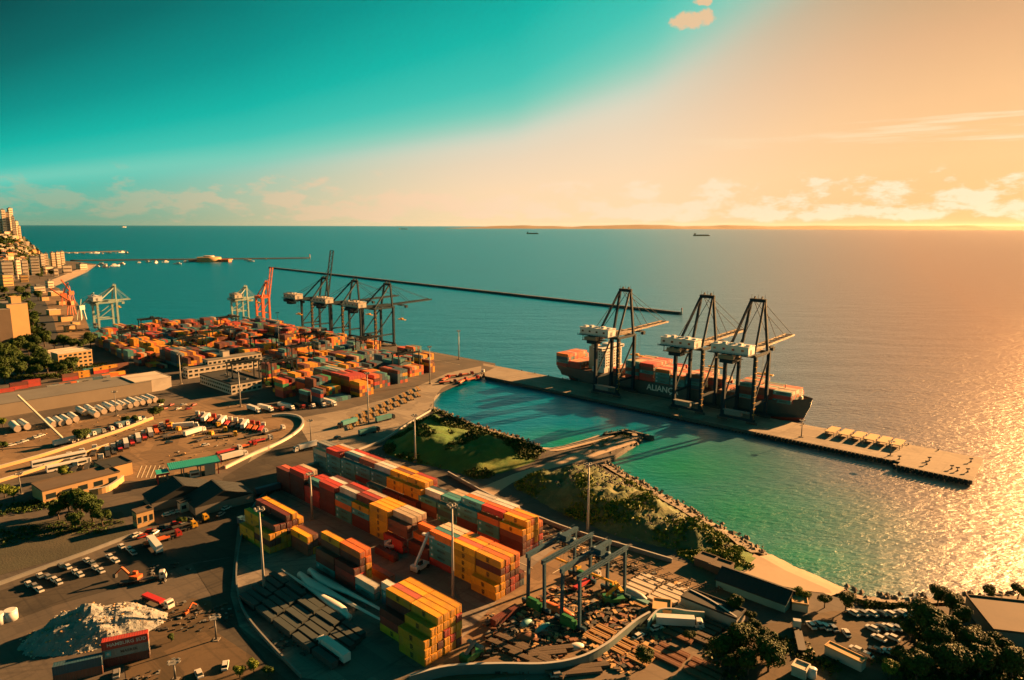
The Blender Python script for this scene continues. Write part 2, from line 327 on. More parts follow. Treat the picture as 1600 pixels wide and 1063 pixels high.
# ------------------------------------------------------------------ sea and land
def water_mat():
    m = D.materials.new('sea_water'); m.use_nodes = True; t = m.node_tree; b = t.nodes['Principled BSDF']
    g = N(t, 'ShaderNodeNewGeometry'); sp = N(t, 'ShaderNodeSeparateXYZ'); t.links.new(g.outputs['Position'], sp.inputs[0])
    # shallow sandy water close to the beach and in the basin
    def blob(cx, cy, r):
        d = N(t, 'ShaderNodeVectorMath', operation='DISTANCE'); t.links.new(g.outputs['Position'], d.inputs[0]); d.inputs[1].default_value = (cx, cy, 0)
        return math_n(t, 'SUBTRACT', 1.0, math_n(t, 'DIVIDE', d.outputs['Value'], r), clamp=True)
    sh = None
    for cx, cy, r in ((P(1160, 800, 0)[0], P(1160, 800, 0)[1], 85), (P(1250, 870, 0)[0], P(1250, 870, 0)[1], 50), (P(880, 690, 0)[0], P(880, 690, 0)[1], 40), (P(1060, 730, 0)[0], P(1060, 730, 0)[1], 90)):
        v = blob(cx, cy, r); sh = v if sh is None else math_n(t, 'MAXIMUM', sh, v)
    n0 = N(t, 'ShaderNodeTexNoise', inp={'Scale': .004, 'Detail': 5.0}); t.links.new(g.outputs['Position'], n0.inputs['Vector'])
    deep = mixc(t, n0.outputs[0], (0, .098, .195), (0, .135, .255))
    # warm sky and sun reflection painted into the open bay's diffuse colour
    warm_side = math_n(t, 'DIVIDE', math_n(t, 'SUBTRACT', math_n(t, 'MULTIPLY_ADD', sp.outputs[1], -.12, sp.outputs[0]), 30.0), math_n(t, 'MULTIPLY_ADD', sp.outputs[1], .42, 130.0), clamp=True)
    deep = mixc(t, warm_side, deep, (.30, .135, .040))
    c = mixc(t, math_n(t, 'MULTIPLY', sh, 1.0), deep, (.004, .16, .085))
    def mp(sx, sy, rot):
        q_ = N(t, 'ShaderNodeMapping'); q_.inputs['Scale'].default_value = (sx, sy, 1); q_.inputs['Rotation'].default_value = (0, 0, rot); t.links.new(g.outputs['Position'], q_.inputs[0]); return q_.outputs[0]
    n1 = N(t, 'ShaderNodeTexNoise', inp={'Scale': 1.0, 'Detail': 6.0, 'Roughness': .6}); t.links.new(mp(.16, .34, .5), n1.inputs['Vector'])
    n2 = N(t, 'ShaderNodeTexNoise', inp={'Scale': 1.0, 'Detail': 3.0, 'Roughness': .5}); t.links.new(mp(.012, .03, .2), n2.inputs['Vector'])
    calm = blob(*P(930, 660, 0)[:2], 150)
    h = math_n(t, 'ADD', math_n(t, 'MULTIPLY', n1.outputs[0], math_n(t, 'MULTIPLY_ADD', calm, -.75, 1.0)), math_n(t, 'MULTIPLY', n2.outputs[0], 2.0))
    bp = N(t, 'ShaderNodeBump', inp={'Strength': 1.0, 'Distance': 1.05}); t.links.new(h, bp.inputs['Height'])
    nl = bp.outputs[0]; t.nodes.remove(b); out = t.nodes['Material Output']
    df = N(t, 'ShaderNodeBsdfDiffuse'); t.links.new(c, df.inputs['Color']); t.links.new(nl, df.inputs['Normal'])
    g1 = N(t, 'ShaderNodeBsdfGlossy', inp={'Roughness': .30}); g2 = N(t, 'ShaderNodeBsdfGlossy', inp={'Roughness': .47})
    g1.distribution = 'BECKMANN'; g2.distribution = 'BECKMANN'
    for g_ in (g1, g2): t.links.new(nl, g_.inputs['Normal']); g_.inputs['Color'].default_value = (.95, 1, 1, 1)
    mx = N(t, 'ShaderNodeMixShader', inp={0: .55}); t.links.new(g1.outputs[0], mx.inputs[1]); t.links.new(g2.outputs[0], mx.inputs[2])
    fr = N(t, 'ShaderNodeFresnel', inp={'IOR': 1.33}); t.links.new(nl, fr.inputs['Normal'])
    m2 = N(t, 'ShaderNodeMixShader'); t.links.new(math_n(t, 'MINIMUM', fr.outputs[0], .56), m2.inputs[0]); t.links.new(df.outputs[0], m2.inputs[1]); t.links.new(mx.outputs[0], m2.inputs[2])
    t.links.new(m2.outputs[0], out.inputs['Surface'])
    return m
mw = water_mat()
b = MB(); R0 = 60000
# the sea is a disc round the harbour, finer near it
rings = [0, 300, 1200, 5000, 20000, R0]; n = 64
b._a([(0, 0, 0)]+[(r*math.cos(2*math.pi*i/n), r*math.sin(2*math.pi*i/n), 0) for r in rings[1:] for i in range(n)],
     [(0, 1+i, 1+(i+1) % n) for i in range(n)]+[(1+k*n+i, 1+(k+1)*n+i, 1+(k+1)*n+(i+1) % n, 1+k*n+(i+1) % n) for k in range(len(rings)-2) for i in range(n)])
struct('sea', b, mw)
def p2(l, z=3.0): return [P(x, y, z)[:2] for x, y in l]
def q2(l): return [Q(a, b_)[:2] for a, b_ in l]
# mainland platform (quay level)
shore_nat = [(676, 640), (757, 672), (815, 690), (850, 700)]
land = (q2([(-281, 292), (-281, 300), (-720, 300), (-735, 282)])+q2([(-785, 150), (-790, 118)])+p2([(143, 523), (133, 497), (125, 480), (118, 470), (100, 457), (84, 446), (135, 424), (150, 413), (120, 409)])
        + [(-1700, 2500), (-2060, 2950), (-2420, 3500), (-3600, 3900), (-5200, 3000), (-5200, -400), (520, -400), (520, 60), (400, 150), (300, 200)]
        + p2([(1600, 945), (1460, 948), (1345, 946), (1296, 930), (1250, 912), (1190, 880), (1150, 856), (1060, 800), (1000, 765), (935, 727), (975, 702), (993, 688), (945, 690), (908, 699), (868, 706), (850, 702), (818, 694), (757, 678), (700, 655), (678, 642), (678, 622), (690, 607), (720, 592), (752, 588)]))
b = MB(); b.prism(land, -2.0, 3.0, 0, 1); struct('harbour_ground', b, [m_asph, m_quay])
SHN = [0]
def sheet(name, pts, m, z): SHN[0] += 1; z = 3.012+.006*SHN[0]; b = MB(); b.prism(pts, z, z); return struct(name, b, m)
# pier
pier = q2([(-290, 292.5), (107.5, 292.5), (109, 247.5), (74, 247.5), (74, 254), (-250, 254)])
b = MB(); b.prism(pier, .9, 3.02, 0, 1)
struct('pier', b, [m_conc, m_quay])
b = MB()
for i in range(150):      # piles along the pier's inner side
    a = -245+i*2.3
    if a > 106: break
    bb = 254.3 if a < 72 else 248
    q_ = Q(a, bb+.4); b.tube((q_[0], q_[1], -2), (q_[0], q_[1], .95), .45, n=6)
o = part('pile', b, m_quay, None); o['kind'] = 'stuff'; o.name = 'pier_piles'; o['label'] = 'dark piles under the inner edge of the pier'; o['category'] = 'piles'
# yard paving (sheets, each a little above the one below)
m_darkroad = ground_mat('dark_asphalt', (.050, .048, .044), (.022, .023, .024), (.085, .075, .06), streak=1.1)  # darker asphalt: the dimness of the lower-left corner is put into its colour
m_darkdirt = ground_mat('dark_dirt', (.085, .062, .040), (.035, .032, .022), (.14, .10, .06), streak=.8)  # dirt darkened likewise, the corner's dimness painted into the colour
sheet('yard_pavement', q2([(-168, 46), (-168, -20), (-132, -45), (-95, -60), (-60, -70), (-8, -70), (24, -50), (47, -38), (72, -12), (75, 20), (55, 48), (8, 54), (-140, 58)]), m_yard, 3.03)
sheet('terminal_pavement', q2([(-268, 285), (-700, 285), (-770, 150), (-770, 60), (-480, 45), (-330, 92), (-255, 98), (-232, 185)]), m_asph, 3.03)
sheet('quay_road', p2([(402, 700), (475, 652), (540, 640), (610, 622), (700, 583), (752, 572), (752, 588), (720, 592), (690, 607), (678, 622), (676, 640), (600, 690), (560, 705), (500, 735), (440, 752), (395, 800), (340, 800)]), m_conc, 3.05)
sheet('access_road', p2([(-20, 930), (130, 880), (250, 838), (330, 790), (350, 745), (420, 705), (470, 670), (500, 720), (440, 760), (400, 790), (372, 820), (366, 870), (300, 880), (180, 920), (90, 945), (-20, 985)]), m_darkroad, 3.06)
sheet('lower_road', p2([(366, 870), (360, 930), (374, 980), (420, 1040), (470, 1080), (300, 1100), (330, 1000), (330, 930), (300, 882)]), m_darkroad, 3.05)
sheet('truck_park_ground', p2([(250, 640), (330, 622), (420, 640), (470, 655), (468, 672), (345, 735), (255, 752), (175, 752), (60, 722), (-20, 760), (-20, 672), (100, 660), (240, 640)]), m_dirt, 3.05)
sheet('storage_ground', p2([(640, 1066), (720, 1000), (815, 900), (860, 862), (900, 845), (1000, 862), (1110, 890), (1180, 905), (1150, 930), (1075, 960), (1010, 965), (950, 1010), (850, 1050), (700, 1070)]), m_dirt, 3.045)
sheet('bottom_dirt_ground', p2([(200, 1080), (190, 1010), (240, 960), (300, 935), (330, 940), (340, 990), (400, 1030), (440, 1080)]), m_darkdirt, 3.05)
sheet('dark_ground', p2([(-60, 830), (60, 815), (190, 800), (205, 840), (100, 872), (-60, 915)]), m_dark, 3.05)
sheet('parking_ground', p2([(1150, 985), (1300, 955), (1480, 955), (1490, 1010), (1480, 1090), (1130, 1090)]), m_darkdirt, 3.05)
sheet('roadside_ground', p2([(860, 1055), (960, 1010), (1010, 972), (1120, 985), (1150, 1000), (1120, 1090), (780, 1090)]), ground_mat('worn_side_road', (.17, .135, .10), (.08, .07, .06), (.24, .19, .14)), 3.055)
# painted lines
b = MB()
def line(p, q_, w=.35, z=3.14):
    p = Vector((*p[:2], 0)); q_ = Vector((*q_[:2], 0)); d = (q_-p).normalized(); s_ = Vector((-d.y, d.x, 0))*w/2
    b._a([(p.x-s_.x, p.y-s_.y, z), (q_.x-s_.x, q_.y-s_.y, z), (q_.x+s_.x, q_.y+s_.y, z), (p.x+s_.x, p.y+s_.y, z)], [(0, 1, 2, 3)])
line(Q(16, 6), Q(62, 9)); line(Q(8, 26), Q(8, 52)); line(Q(-150, 24), Q(0, 24), .25); line(Q(-150, 20), Q(0, 20), .25)
for k in range(7): line(P(222+k*7, 728), P(214+k*7, 747), .5)
for a in (268.5, 289.5): line(Q(-235, a), Q(60, a), .3)
for a in (272, 295.5): line(Q(-680, a), Q(-300, a), .3)
for k in range(26): line(Q(-160+k*3.0-60, 60+k*.2), Q(-159+k*3.0-60, 60+k*.2), .2)
struct('painted_lines', b, mat('line_paint', (.55, .50, .38), .8, .2, 1.0))
# natural shores: sloping skirts from the platform into the water
def shore(name, pts, wout, m, zt=3.0, jag=1.2, sub=6, flip=1, win=1.5):
    W_ = [Vector(P(x, y, 0)[:2]) for x, y in pts]; L_ = []
    for i in range(len(W_)-1):
        for k in range(sub): L_.append(W_[i].lerp(W_[i+1], k/sub))
    L_.append(W_[-1]); rows = []
    for i, p in enumerate(L_):
        d = (L_[min(i+1, len(L_)-1)]-L_[max(i-1, 0)]).normalized(); nn = Vector((d.y, -d.x))*flip; row = []
        for s_, z in ((-win-4, zt+.02), (-win, zt*.8), (0.0, .6), (wout*.4, .05), (wout, -1.6)):
            j = (mnoise.noise(Vector((p.x*.11, p.y*.11, s_)))+.6*mnoise.noise(Vector((p.x*.5, p.y*.5, s_+5))))*jag
            row.append((p.x+nn.x*(s_+j), p.y+nn.y*(s_+j), z+abs(j)*.12*(s_ > -win-3)))
        rows.append(row)
    b = MB(); b.loft(rows, closed=False, caps=False)
    b.f = [f[::-1] for f in b.f] if flip < 0 else b.f
    return struct(name, b, m)
SH1 = [(676, 638), (700, 652), (757, 672), (815, 690), (845, 702)]
SH2 = [(845, 702), (862, 703), (885, 698), (908, 692), (940, 682)]
SH3 = [(940, 682), (975, 677), (1000, 682), (1001, 690), (985, 700), (962, 712), (945, 725)]
SH4 = [(945, 725), (1000, 757), (1060, 790), (1120, 825), (1165, 850), (1195, 870)]
SH5 = [(1195, 870), (1230, 889), (1265, 903), (1300, 919), (1318, 928)]
SH6 = [(1318, 928), (1345, 937), (1400, 943), (1450, 941), (1520, 938), (1600, 936), (1760, 925)]
shore('mound_shore', SH1, 5, m_rock, flip=-1); shore('basin_beach', SH2, 7, m_sand, jag=.6, flip=-1, win=7)
shore('breakwater_shore', SH3, 4, m_rock, flip=-1); shore('rock_shore', SH4, 6, m_rock, flip=-1, win=3)
shore('beach', SH5, 9, m_sand, jag=.8, flip=-1, win=16); shore('seafront_shore', SH6, 4, m_rock, flip=-1)
# beach sand and the track to the breakwater
sheet('beach_sand', p2([(1150, 897), (1178, 866), (1192, 872), (1228, 892), (1262, 907), (1296, 922), (1300, 928), (1270, 925), (1215, 915)]), m_sand, 3.04)
sheet('dirt_track', p2([(745, 765), (800, 742), (860, 722), (920, 700), (960, 686), (990, 686), (994, 692), (955, 705), (905, 722), (850, 735), (800, 755), (770, 775)]), m_sand, 3.06)
# surf line
def surf(pts, w, seed):
    b = MB(); W_ = [Vector(P(x, y, .0)[:2]) for x, y in pts]; r = random.Random(seed); L_ = []
    for i in range(len(W_)-1):
        for k in range(12): L_.append(W_[i].lerp(W_[i+1], k/12))
    rows = []
    for i, p in enumerate(L_):
        d = (L_[min(i+1, len(L_)-1)]-L_[max(i-1, 0)]).normalized(); nn = Vector((-d.y, d.x)); o_ = 1.5+mnoise.noise(Vector((p.x*.08, p.y*.08, seed)))*2.2
        ww = w*max(0.05, .5+mnoise.noise(Vector((p.x*.2, p.y*.2, seed+3)))*1.3)
        rows.append([(p.x+nn.x*o_, p.y+nn.y*o_, .12), (p.x+nn.x*(o_+ww), p.y+nn.y*(o_+ww), .10)])
    b.loft(rows, closed=False, caps=False)
    return b
b = surf(SH5+[(1330, 932)], 1.3, 2); o = struct('surf_foam', b, mat('foam', (.7, .7, .66), .7, .1, 1.0)); o['kind'] = 'stuff'
b = surf(SH6[:4], .9, 4); o = struct('surf_foam', b, MATS['foam']); o['kind'] = 'stuff'
# mounds
def mound(name, pts, h, m, step=2.0, edge=14.0, rough=1.5, seed=0, fn=None):
    pl = [Vector(p) for p in p2(pts)]; n_ = len(pl)
    x0 = min(p.x for p in pl); x1 = max(p.x for p in pl); y0 = min(p.y for p in pl); y1 = max(p.y for p in pl)
    nx = int((x1-x0)/step)+2; ny = int((y1-y0)/step)+2
    gx, gy = np.meshgrid(x0+np.arange(nx)*step, y0+np.arange(ny)*step)
    inside = np.zeros(gx.shape, bool); dist = np.full(gx.shape, 1e9)
    for i in range(n_):
        a = pl[i]; c = pl[(i+1) % n_]
        cond = ((a.y > gy) != (c.y > gy)) & (gx < (c.x-a.x)*(gy-a.y)/((c.y-a.y) or 1e-9)+a.x); inside ^= cond
        dx, dy = c.x-a.x, c.y-a.y; tt = np.clip(((gx-a.x)*dx+(gy-a.y)*dy)/(dx*dx+dy*dy), 0, 1)
        dist = np.minimum(dist, np.hypot(gx-a.x-tt*dx, gy-a.y-tt*dy))
    t_ = np.clip(dist/edge, 0, 1)*inside; t_ = t_*t_*(3-2*t_)
    b = MB(); Z_ = np.zeros(gx.shape)
    for j in range(ny):
        for i in range(nx):
            if inside[j, i]:
                v = Vector((gx[j, i]*.045, gy[j, i]*.045, seed)); f_ = .75+.5*mnoise.noise(v)
                Z_[j, i] = 3.1+t_[j, i]*(h*f_+rough*mnoise.fractal(v*6, .9, 2.0, 4))
            else: Z_[j, i] = 2.6
    idx = {}
    for j in range(ny-1):
        for i in range(nx-1):
            if inside[j:j+2, i:i+2].any():
                qd = []
                for jj, ii in ((j, i), (j, i+1), (j+1, i+1), (j+1, i)):
                    if (jj, ii) not in idx: idx[jj, ii] = len(b.v); b.v.append((float(gx[jj, ii]), float(gy[jj, ii]), float(Z_[jj, ii])))
                    qd.append(idx[jj, ii])
                b.f.append(tuple(qd)); b.m.append(0); b.sm.append(True)
    o = struct(name, b, m)
    def hz(x, y):
        i = int((x-x0)/step); j = int((y-y0)/step)
        return float(Z_[j, i]) if 0 <= i < nx and 0 <= j < ny and inside[j, i] else None
    return o, hz, (x0, x1, y0, y1)
_, hz1, bb1 = mound('grass_mound', [(598, 694), (640, 662), (680, 645), (700, 658), (757, 680), (815, 695), (842, 706), (835, 722), (800, 735), (745, 750), (700, 735), (640, 722), (605, 712)], 9.5, m_grass, edge=22, rough=1.6, seed=3)
m_rubble = mat('rubble_hill', (.07, .11, .04), .95, .35, .25, dirt=(.22, .20, .08), dirtamt=.55, bump=1.0, bscale=.9)
_, hz2, bb2 = mound('rubble_mound', [(800, 760), (830, 742), (900, 738), (935, 730), (1000, 764), (1060, 798), (1110, 825), (1140, 850), (1100, 868), (1050, 860), (960, 838), (870, 800)], 9.0, m_rubble, edge=14, rough=3.0, seed=9)
_, hz3, bb3 = mound('scrub_bank', [(1050, 862), (1110, 862), (1150, 855), (1185, 872), (1165, 892), (1135, 900), (1095, 888)], 2.5, m_grass, edge=7, rough=1.2, seed=15)
_, hz4, bb4 = mound('breakwater_bank', [(905, 712), (930, 692), (970, 680), (992, 683), (960, 690), (925, 708)], 2.2, m_rock, step=1.2, edge=4, rough=1.2, seed=19)
# rocks: countless, joined
def rocks(name, spots, seed, m, smin=.5, smax=1.6):
    r = random.Random(seed); b = MB()
    for (x, y, z) in spots:
        s_ = r.uniform(smin, smax); vs = []
        for k in range(6):
            d = [(1, 0, 0), (-1, 0, 0), (0, 1, 0), (0, -1, 0), (0, 0, 1), (0, 0, -1)][k]; e = s_*r.uniform(.6, 1.2)
            vs.append((x+d[0]*e+r.uniform(-.2, .2)*s_, y+d[1]*e+r.uniform(-.2, .2)*s_, z+d[2]*e*.8+r.uniform(-.2, .2)*s_))
        b._a(vs, [(0, 2, 4), (2, 1, 4), (1, 3, 4), (3, 0, 4), (2, 0, 5), (1, 2, 5), (3, 1, 5), (0, 3, 5)])
    o = link(name, b.mesh(name, m), kind='stuff'); return o
sp = []
r = random.Random(5)
for S, wd, zz_ in ((SH1, 4, 1), (SH3, 5, 1.2), (SH4, 6, 1.0), (SH6, 3, 1.0)):
    for i in range(len(S)-1):
        A = Vector(P(*S[i], 0)); B_ = Vector(P(*S[i+1], 0)); k = int((B_-A).length*3.0); d = (B_-A).normalized(); nn = Vector((-d.y, d.x, 0))
        for _ in range(min(k, 700)):
            p = A.lerp(B_, r.random())-nn*r.uniform(-1.5, wd); sp.append((p.x, p.y, r.uniform(.0, 2.8)))
rocks('shore_rocks', sp, 8, m_rock)
sp = []
for _ in range(4500):
    x = r.uniform(*bb2[:2]); y = r.uniform(*bb2[2:]); z = hz2(x, y)
    if z and mnoise.noise(Vector((x*.05, y*.05, 4))) > -.05: sp.append((x, y, z))
rocks('rubble_stones', sp, 9, mat('rubble_stone', (.15, .14, .125), .95, .4, 1.0), .25, .85)
# far island on the horizon
b = MB(); rows = []
for i in range(121):
    t_ = i/120; x = -2500+t_*26500; y = 27000-abs(t_-.4)*3000; e = min(1, t_*9, (1-t_)*60)
    h = e*(105+75*mnoise.noise(Vector((t_*9, 1, 0)))+40*mnoise.noise(Vector((t_*30, 3, 0)))+60*t_)
    rows.append([(x, y-900, -1), (x, y-300, h*.45), (x, y+500, max(h, 2)), (x, y+2500, -1)])
b.loft(rows, closed=False, caps=False)
struct('far_island', b, mat('island_land', (.16, .13, .09), .95, .2, .0006))
# ------------------------------------------------------------------ containers
CL, CWD, CHH = 12.19, 2.44, 2.75
CCOL = {'Y': ('yellow', (.78, .36, .012)), 'M': ('maroon', (.13, .022, .018)), 'R': ('red', (.50, .045, .03)), 'O': ('orange', (.74, .17, .025)), 'T': ('teal', (.05, .27, .29)),
        'W': ('white', (.62, .62, .58)), 'B': ('dark blue', (.02, .10, .16)), 'N': ('brown', (.20, .065, .04)), 'G': ('grey', (.26, .29, .29)), 'C': ('cream', (.60, .48, .34)),
        'P': ('pinkish red', (.62, .13, .08)), 'V': ('green', (.02, .30, .12))}
CM = {k: mat('container_'+v[0].replace(' ', '_'), v[1], .6, .12, .5, dirt=tuple(x*.5+.035 for x in v[1]), dirtamt=.65, rand=.42, coord='Object') for k, v in CCOL.items()}
m_dark_trim = mat('dark_trim', (.05, .05, .05), .6, .1, 1.0)
def cont_mesh(L_, ribs=True):
    b = MB(); W2 = CWD/2; H = CHH-.03
    # frame posts and rails
    for x in (-L_/2+.08, L_/2-.08):
        for y in (-W2+.07, W2-.07): b.cbox(x, y, H/2, .16, .14, H, 0)
    for y in (-W2+.06, W2-.06):
        b.cbox(0, y, .09, L_-.34, .12, .18, 0); b.cbox(0, y, H-.06, L_-.34, .12, .12, 0)
    # corrugated walls and a roof with shallow ribs
    n = 34 if ribs else 0
    if ribs:
        for sgn in (-1, 1):
            prof = []; seg = (L_-.34)/n
            for i in range(n+1):
                x = -L_/2+.17+i*seg; y = sgn*(W2-(.03 if i % 2 else .10)); prof.append((x, y))
            for i in range(n):
                q_ = [(prof[i][0], prof[i][1], .18), (prof[i+1][0], prof[i+1][1], .18), (prof[i+1][0], prof[i+1][1], H-.12), (prof[i][0], prof[i][1], H-.12)]
                b._a(q_, [(0, 1, 2, 3) if sgn < 0 else (3, 2, 1, 0)])
        b.box(-L_/2+.1, L_/2-.1, -W2+.11, W2-.11, .15, H-.055)
        for i in range(17):
            x = -L_/2+.6+i*(L_-1.2)/16; b.cbox(x, 0, H-.045, .22, CWD-.3, .03)
    else: b.box(-L_/2+.02, L_/2-.02, -W2+.03, W2-.03, .02, H-.02)
    return b
def door_mesh(sgn):
    b = MB(); b.box(0, .06, min(0, sgn*1.06), max(0, sgn*1.06), .12, 2.55)
    for y in (.3, .8): b.tube((.10, sgn*y, .15), (.10, sgn*y, 2.5), .03, n=5, mi=1)
    for z in (.7, 1.3, 1.9): b.cbox(.075, sgn*.55, z, .03, .9, .10)
    return b
_cb = cont_mesh(CL); _cb20 = cont_mesh(6.06); _cdl, _cdr = door_mesh(1), door_mesh(-1)
t_small = flat('black_print', (.02, .02, .02)); t_wh = flat('white_print', (.75, .75, .72))
txt_m1 = text_mesh('m', 1.9, t_small, .05); txt_m2 = text_mesh('sc', 1.5, t_small, .05)
txt_sud = text_mesh('HAMBURG SÜD', 1.5, t_wh, .01); txt_mk = text_mesh('MAERSK', 1.25, t_small, .01)
stb = MB(); stb.box(-.8, .8, -.01, .01, -.8, .8, 0)
for k in range(7):
    a = 2*math.pi*k/7; a2 = a+math.pi/7; a0 = a-math.pi/7
    stb._a([(0, -.03, 0), (.25*math.cos(a0), -.03, .25*math.sin(a0)), (.62*math.cos(a), -.03, .62*math.sin(a)), (.25*math.cos(a2), -.03, .25*math.sin(a2))], [(0, 1, 2, 3)], 1)
star_me = stb.mesh('emblem', [flat('emblem_blue', (.06, .42, .50)), t_wh])
CPROTO = {}
def cproto(col, kind='40'):
    if (col, kind) in CPROTO: return CPROTO[col, kind]
    r = thing('container', 'x', 'container'); L_ = 6.06 if kind == '20' else CL
    src = {'40': _cb, '20': _cb20}.get(kind)
    me = src.mesh('container_body', CM[col]); link('body', me, r)
    for s_, dm in ((1, _cdl), (-1, _cdr)):
        o = link('door_leaf', dm.mesh('door_leaf', [CM[col], m_lgrey]), r); o.location = (L_/2-.03, 0, 0); o.location.y = 0.0
    if col == 'Y':
        for txt, z in ((txt_m1, 1.75), (txt_m2, .95)):
            o = link('lettering', txt, r); o.location = (0, -CWD/2-.005, z); o.rotation_euler = (math.pi/2, 0, 0)
    if col in 'TG' and kind == '40':
        o = link('emblem', star_me, r); o.location = (-4.6, -CWD/2-.005, 1.4)
        o = link('lettering', txt_mk, r); o.location = (.9, -CWD/2-.005, 1.4); o.rotation_euler = (math.pi/2, 0, 0)
    p_ = Proto(r); CPROTO[col, kind] = p_; return p_
NCONT = 0; LBL = set()
def uniq(l):
    if l in LBL or not 4 <= len(l.split()) <= 16: print('BADLABEL', len(l.split()), l)
    LBL.add(l); return l
def putc(col, loc, rot, label, group, kind='40'):
    global NCONT
    NCONT += 1; return cproto(col, kind).put(loc, rot, uniq(label), group)
TIER = ['bottom', 'second', 'third', 'fourth', 'fifth', 'sixth']
COLN = ['front', 'second', 'third', 'fourth', 'fifth', 'sixth', 'seventh', 'eighth']
def block(name, group, a_end, b0, bays, rot=UA, c0=0, pitch=12.75, jitter=.12, hidden=True, backfill='MRNYTO'):
    """bays from the sunlit end; each is a list of columns (front first), each column a bottom-to-top string; '' leaves a gap"""
    r = random.Random(hash(name) % 1000 if False else len(name)*17)
    nb = len(bays); H = [[len(c) for c in bay] for bay in bays]
    for k, bay in enumerate(bays):
        for j, colm in enumerate(bay):
            for t, ch in enumerate(colm):
                top = t == len(colm)-1; front = j == 0 or H[k][j-1] <= t
                end = k == 0 or j >= len(H[k-1]) or H[k-1][j] <= t
                back = False
                if hidden and not (top or front or end or back): continue
                a = a_end-pitch*k-CL/2+r.uniform(-jitter, jitter); bb = b0+(j+c0)*2.58+CWD/2+r.uniform(-.03, .03)
                tier = 'top' if top else TIER[t]
                bayn = 'end bay' if k == 0 else ORD[k]+' bay'
                putc(ch, Q(a, bb, 3.06+t*CHH), rot, f"{CCOL[ch][0]} container, {tier} of {COLN[j]} stack, {bayn} of {name}", group)
Bk = [["YY", "YYYMY", "MNMRO", "RRMYY", "MRMOO", "BM"],
      ["", "YYYYY", "NMRYP", "RMRYY", "MMRYO", "RRR"],
      ["", "RTTTO", "MTTRT", "RMRMC", "RMRMC"],
      ["", "MM", "RRO", "MMRO", "MNR"],
      ["RR", "RRNN", "MMRNC", "MMRRC", "MMRNC"],
      ["", "YYYYY", "MMYYY", "NMYYY", "MMRYY"],
      ["", "MMTY", "MMTMM", "RMMRR", "MMRMC"],
      ["", "TTOT", "MTOTW", "MMRMM", "NMRMR"],
      ["", "MMMMR", "MMMMR", "MMTRW", "MRRRM"],
      ["", "RRR", "RRRT", "MMRR", "NRMR"],
      ["", "MMMMR", "MMMTR", "MMRRC"],
      ["", "MMMM", "MMMP", "MMT"]]
block("the long middle row", 'containers of the long middle row', 5.3, -2.6, Bk)
Ck = [["", "MMNY", "MMYYY", "RRYYO", "RYYYY", "BRMO"],
      ["", "RTTO", "RTTTR", "MTTTO", "TRTRW", "TTRTW"],
      ["", "MMTT", "TTMTT", "TTTRO", "TTTTW", "TRTTW"],
      ["", "TBT", "BTTT", "TTTT", "TMTC", "TTMC"],
      ["", "MNT", "MTTW", "TTTB", "TTC"]]
block("the far row's right half", 'containers in the right half of the far row', -9.5, 26, Ck)
Ck = [["MM", "MMYY", "MYYYY", "MNYYY", "RRRRR"],
      ["MM", "MMYY", "MMMYY", "TMMMN", "MMRRY"],
      ["TT", "TTTT", "TTTTW", "TTTMW", "RRMRC"],
      ["", "TMTT", "TTMTN", "TTTTC", "TRTMR"],
      ["", "TTTT", "TTTTB", "TTTTW", "TTMRR"],
      ["", "TTTTR", "TTTTR", "TTTRO", "MTMRW"],
      ["", "TTTC", "TTTTG", "TTTTG", "TTRN"]]
block("the far row's left half", 'containers in the left half of the far row', -71, 26, Ck)
block("the corner block nearest the camera", 'containers of the nearest corner block', 14.6, -43.0,
      [["YYY", "YYYY", "YMYYY", "YYRYY", "YRYYY", "MYYRY"], ["", "YRM", "YRRMY", "YRRYP", "MMRMY", "YMYMY"], ["", "", "", "", "", "BTW"]])
block("the short block behind the blades", 'containers behind the long pale blades', -37, -31.5,
      [["RRM", "RRMMO", "YYYOO"], ["TMN", "RMMNY", "MMMN"]])
block("the brown stacks beside the blades", 'containers left of the blades', -72, -29, [["NNY", "YNN"]])
block("the yellow block by the road", 'containers at the curved road', -85, -38,
      [["YMY", "YMYN", "YYYM", "YYMMM", "YYYMY", "YMMY"], ["YY", "YNYY", "YYYM", "YMYMM", "YYMMY"]])
putc('T', Q(-32, -30, 3.06), UA, 'teal container under a white one behind the pale blades', 'loose containers between the blades and the yard')
putc('W', Q(-32, -30, 3.06+CHH), UA, 'white container on a teal one behind the pale blades', 'loose containers between the blades and the yard')
putc('C', Q(-22, -25.5, 3.06), UA, 'cream container with a white roof left of the corner block', 'loose containers between the blades and the yard')
putc('N', Q(-50, -19, 3.06), UA, 'long brown container lying behind the short block', 'loose brown containers on the yard')
putc('N', Q(-37.3, -19, 3.06), UA, 'brown container at the right end behind the short block', 'loose brown containers on the yard')
putc('N', Q(-75, -20.5, 3.06), UA, 'brown container left of the short block, pointing at it', 'loose brown containers on the yard')
putc('M', Q(-49, -8, 3.06), UA, 'maroon container alone in the aisle before the middle row', 'loose containers in the yard aisle')
q_ = P(790, 968); putc('M', q_, UA+math.pi/2, 'maroon container alone on the sunlit apron by the gantry cranes', 'loose containers on the sunlit apron')
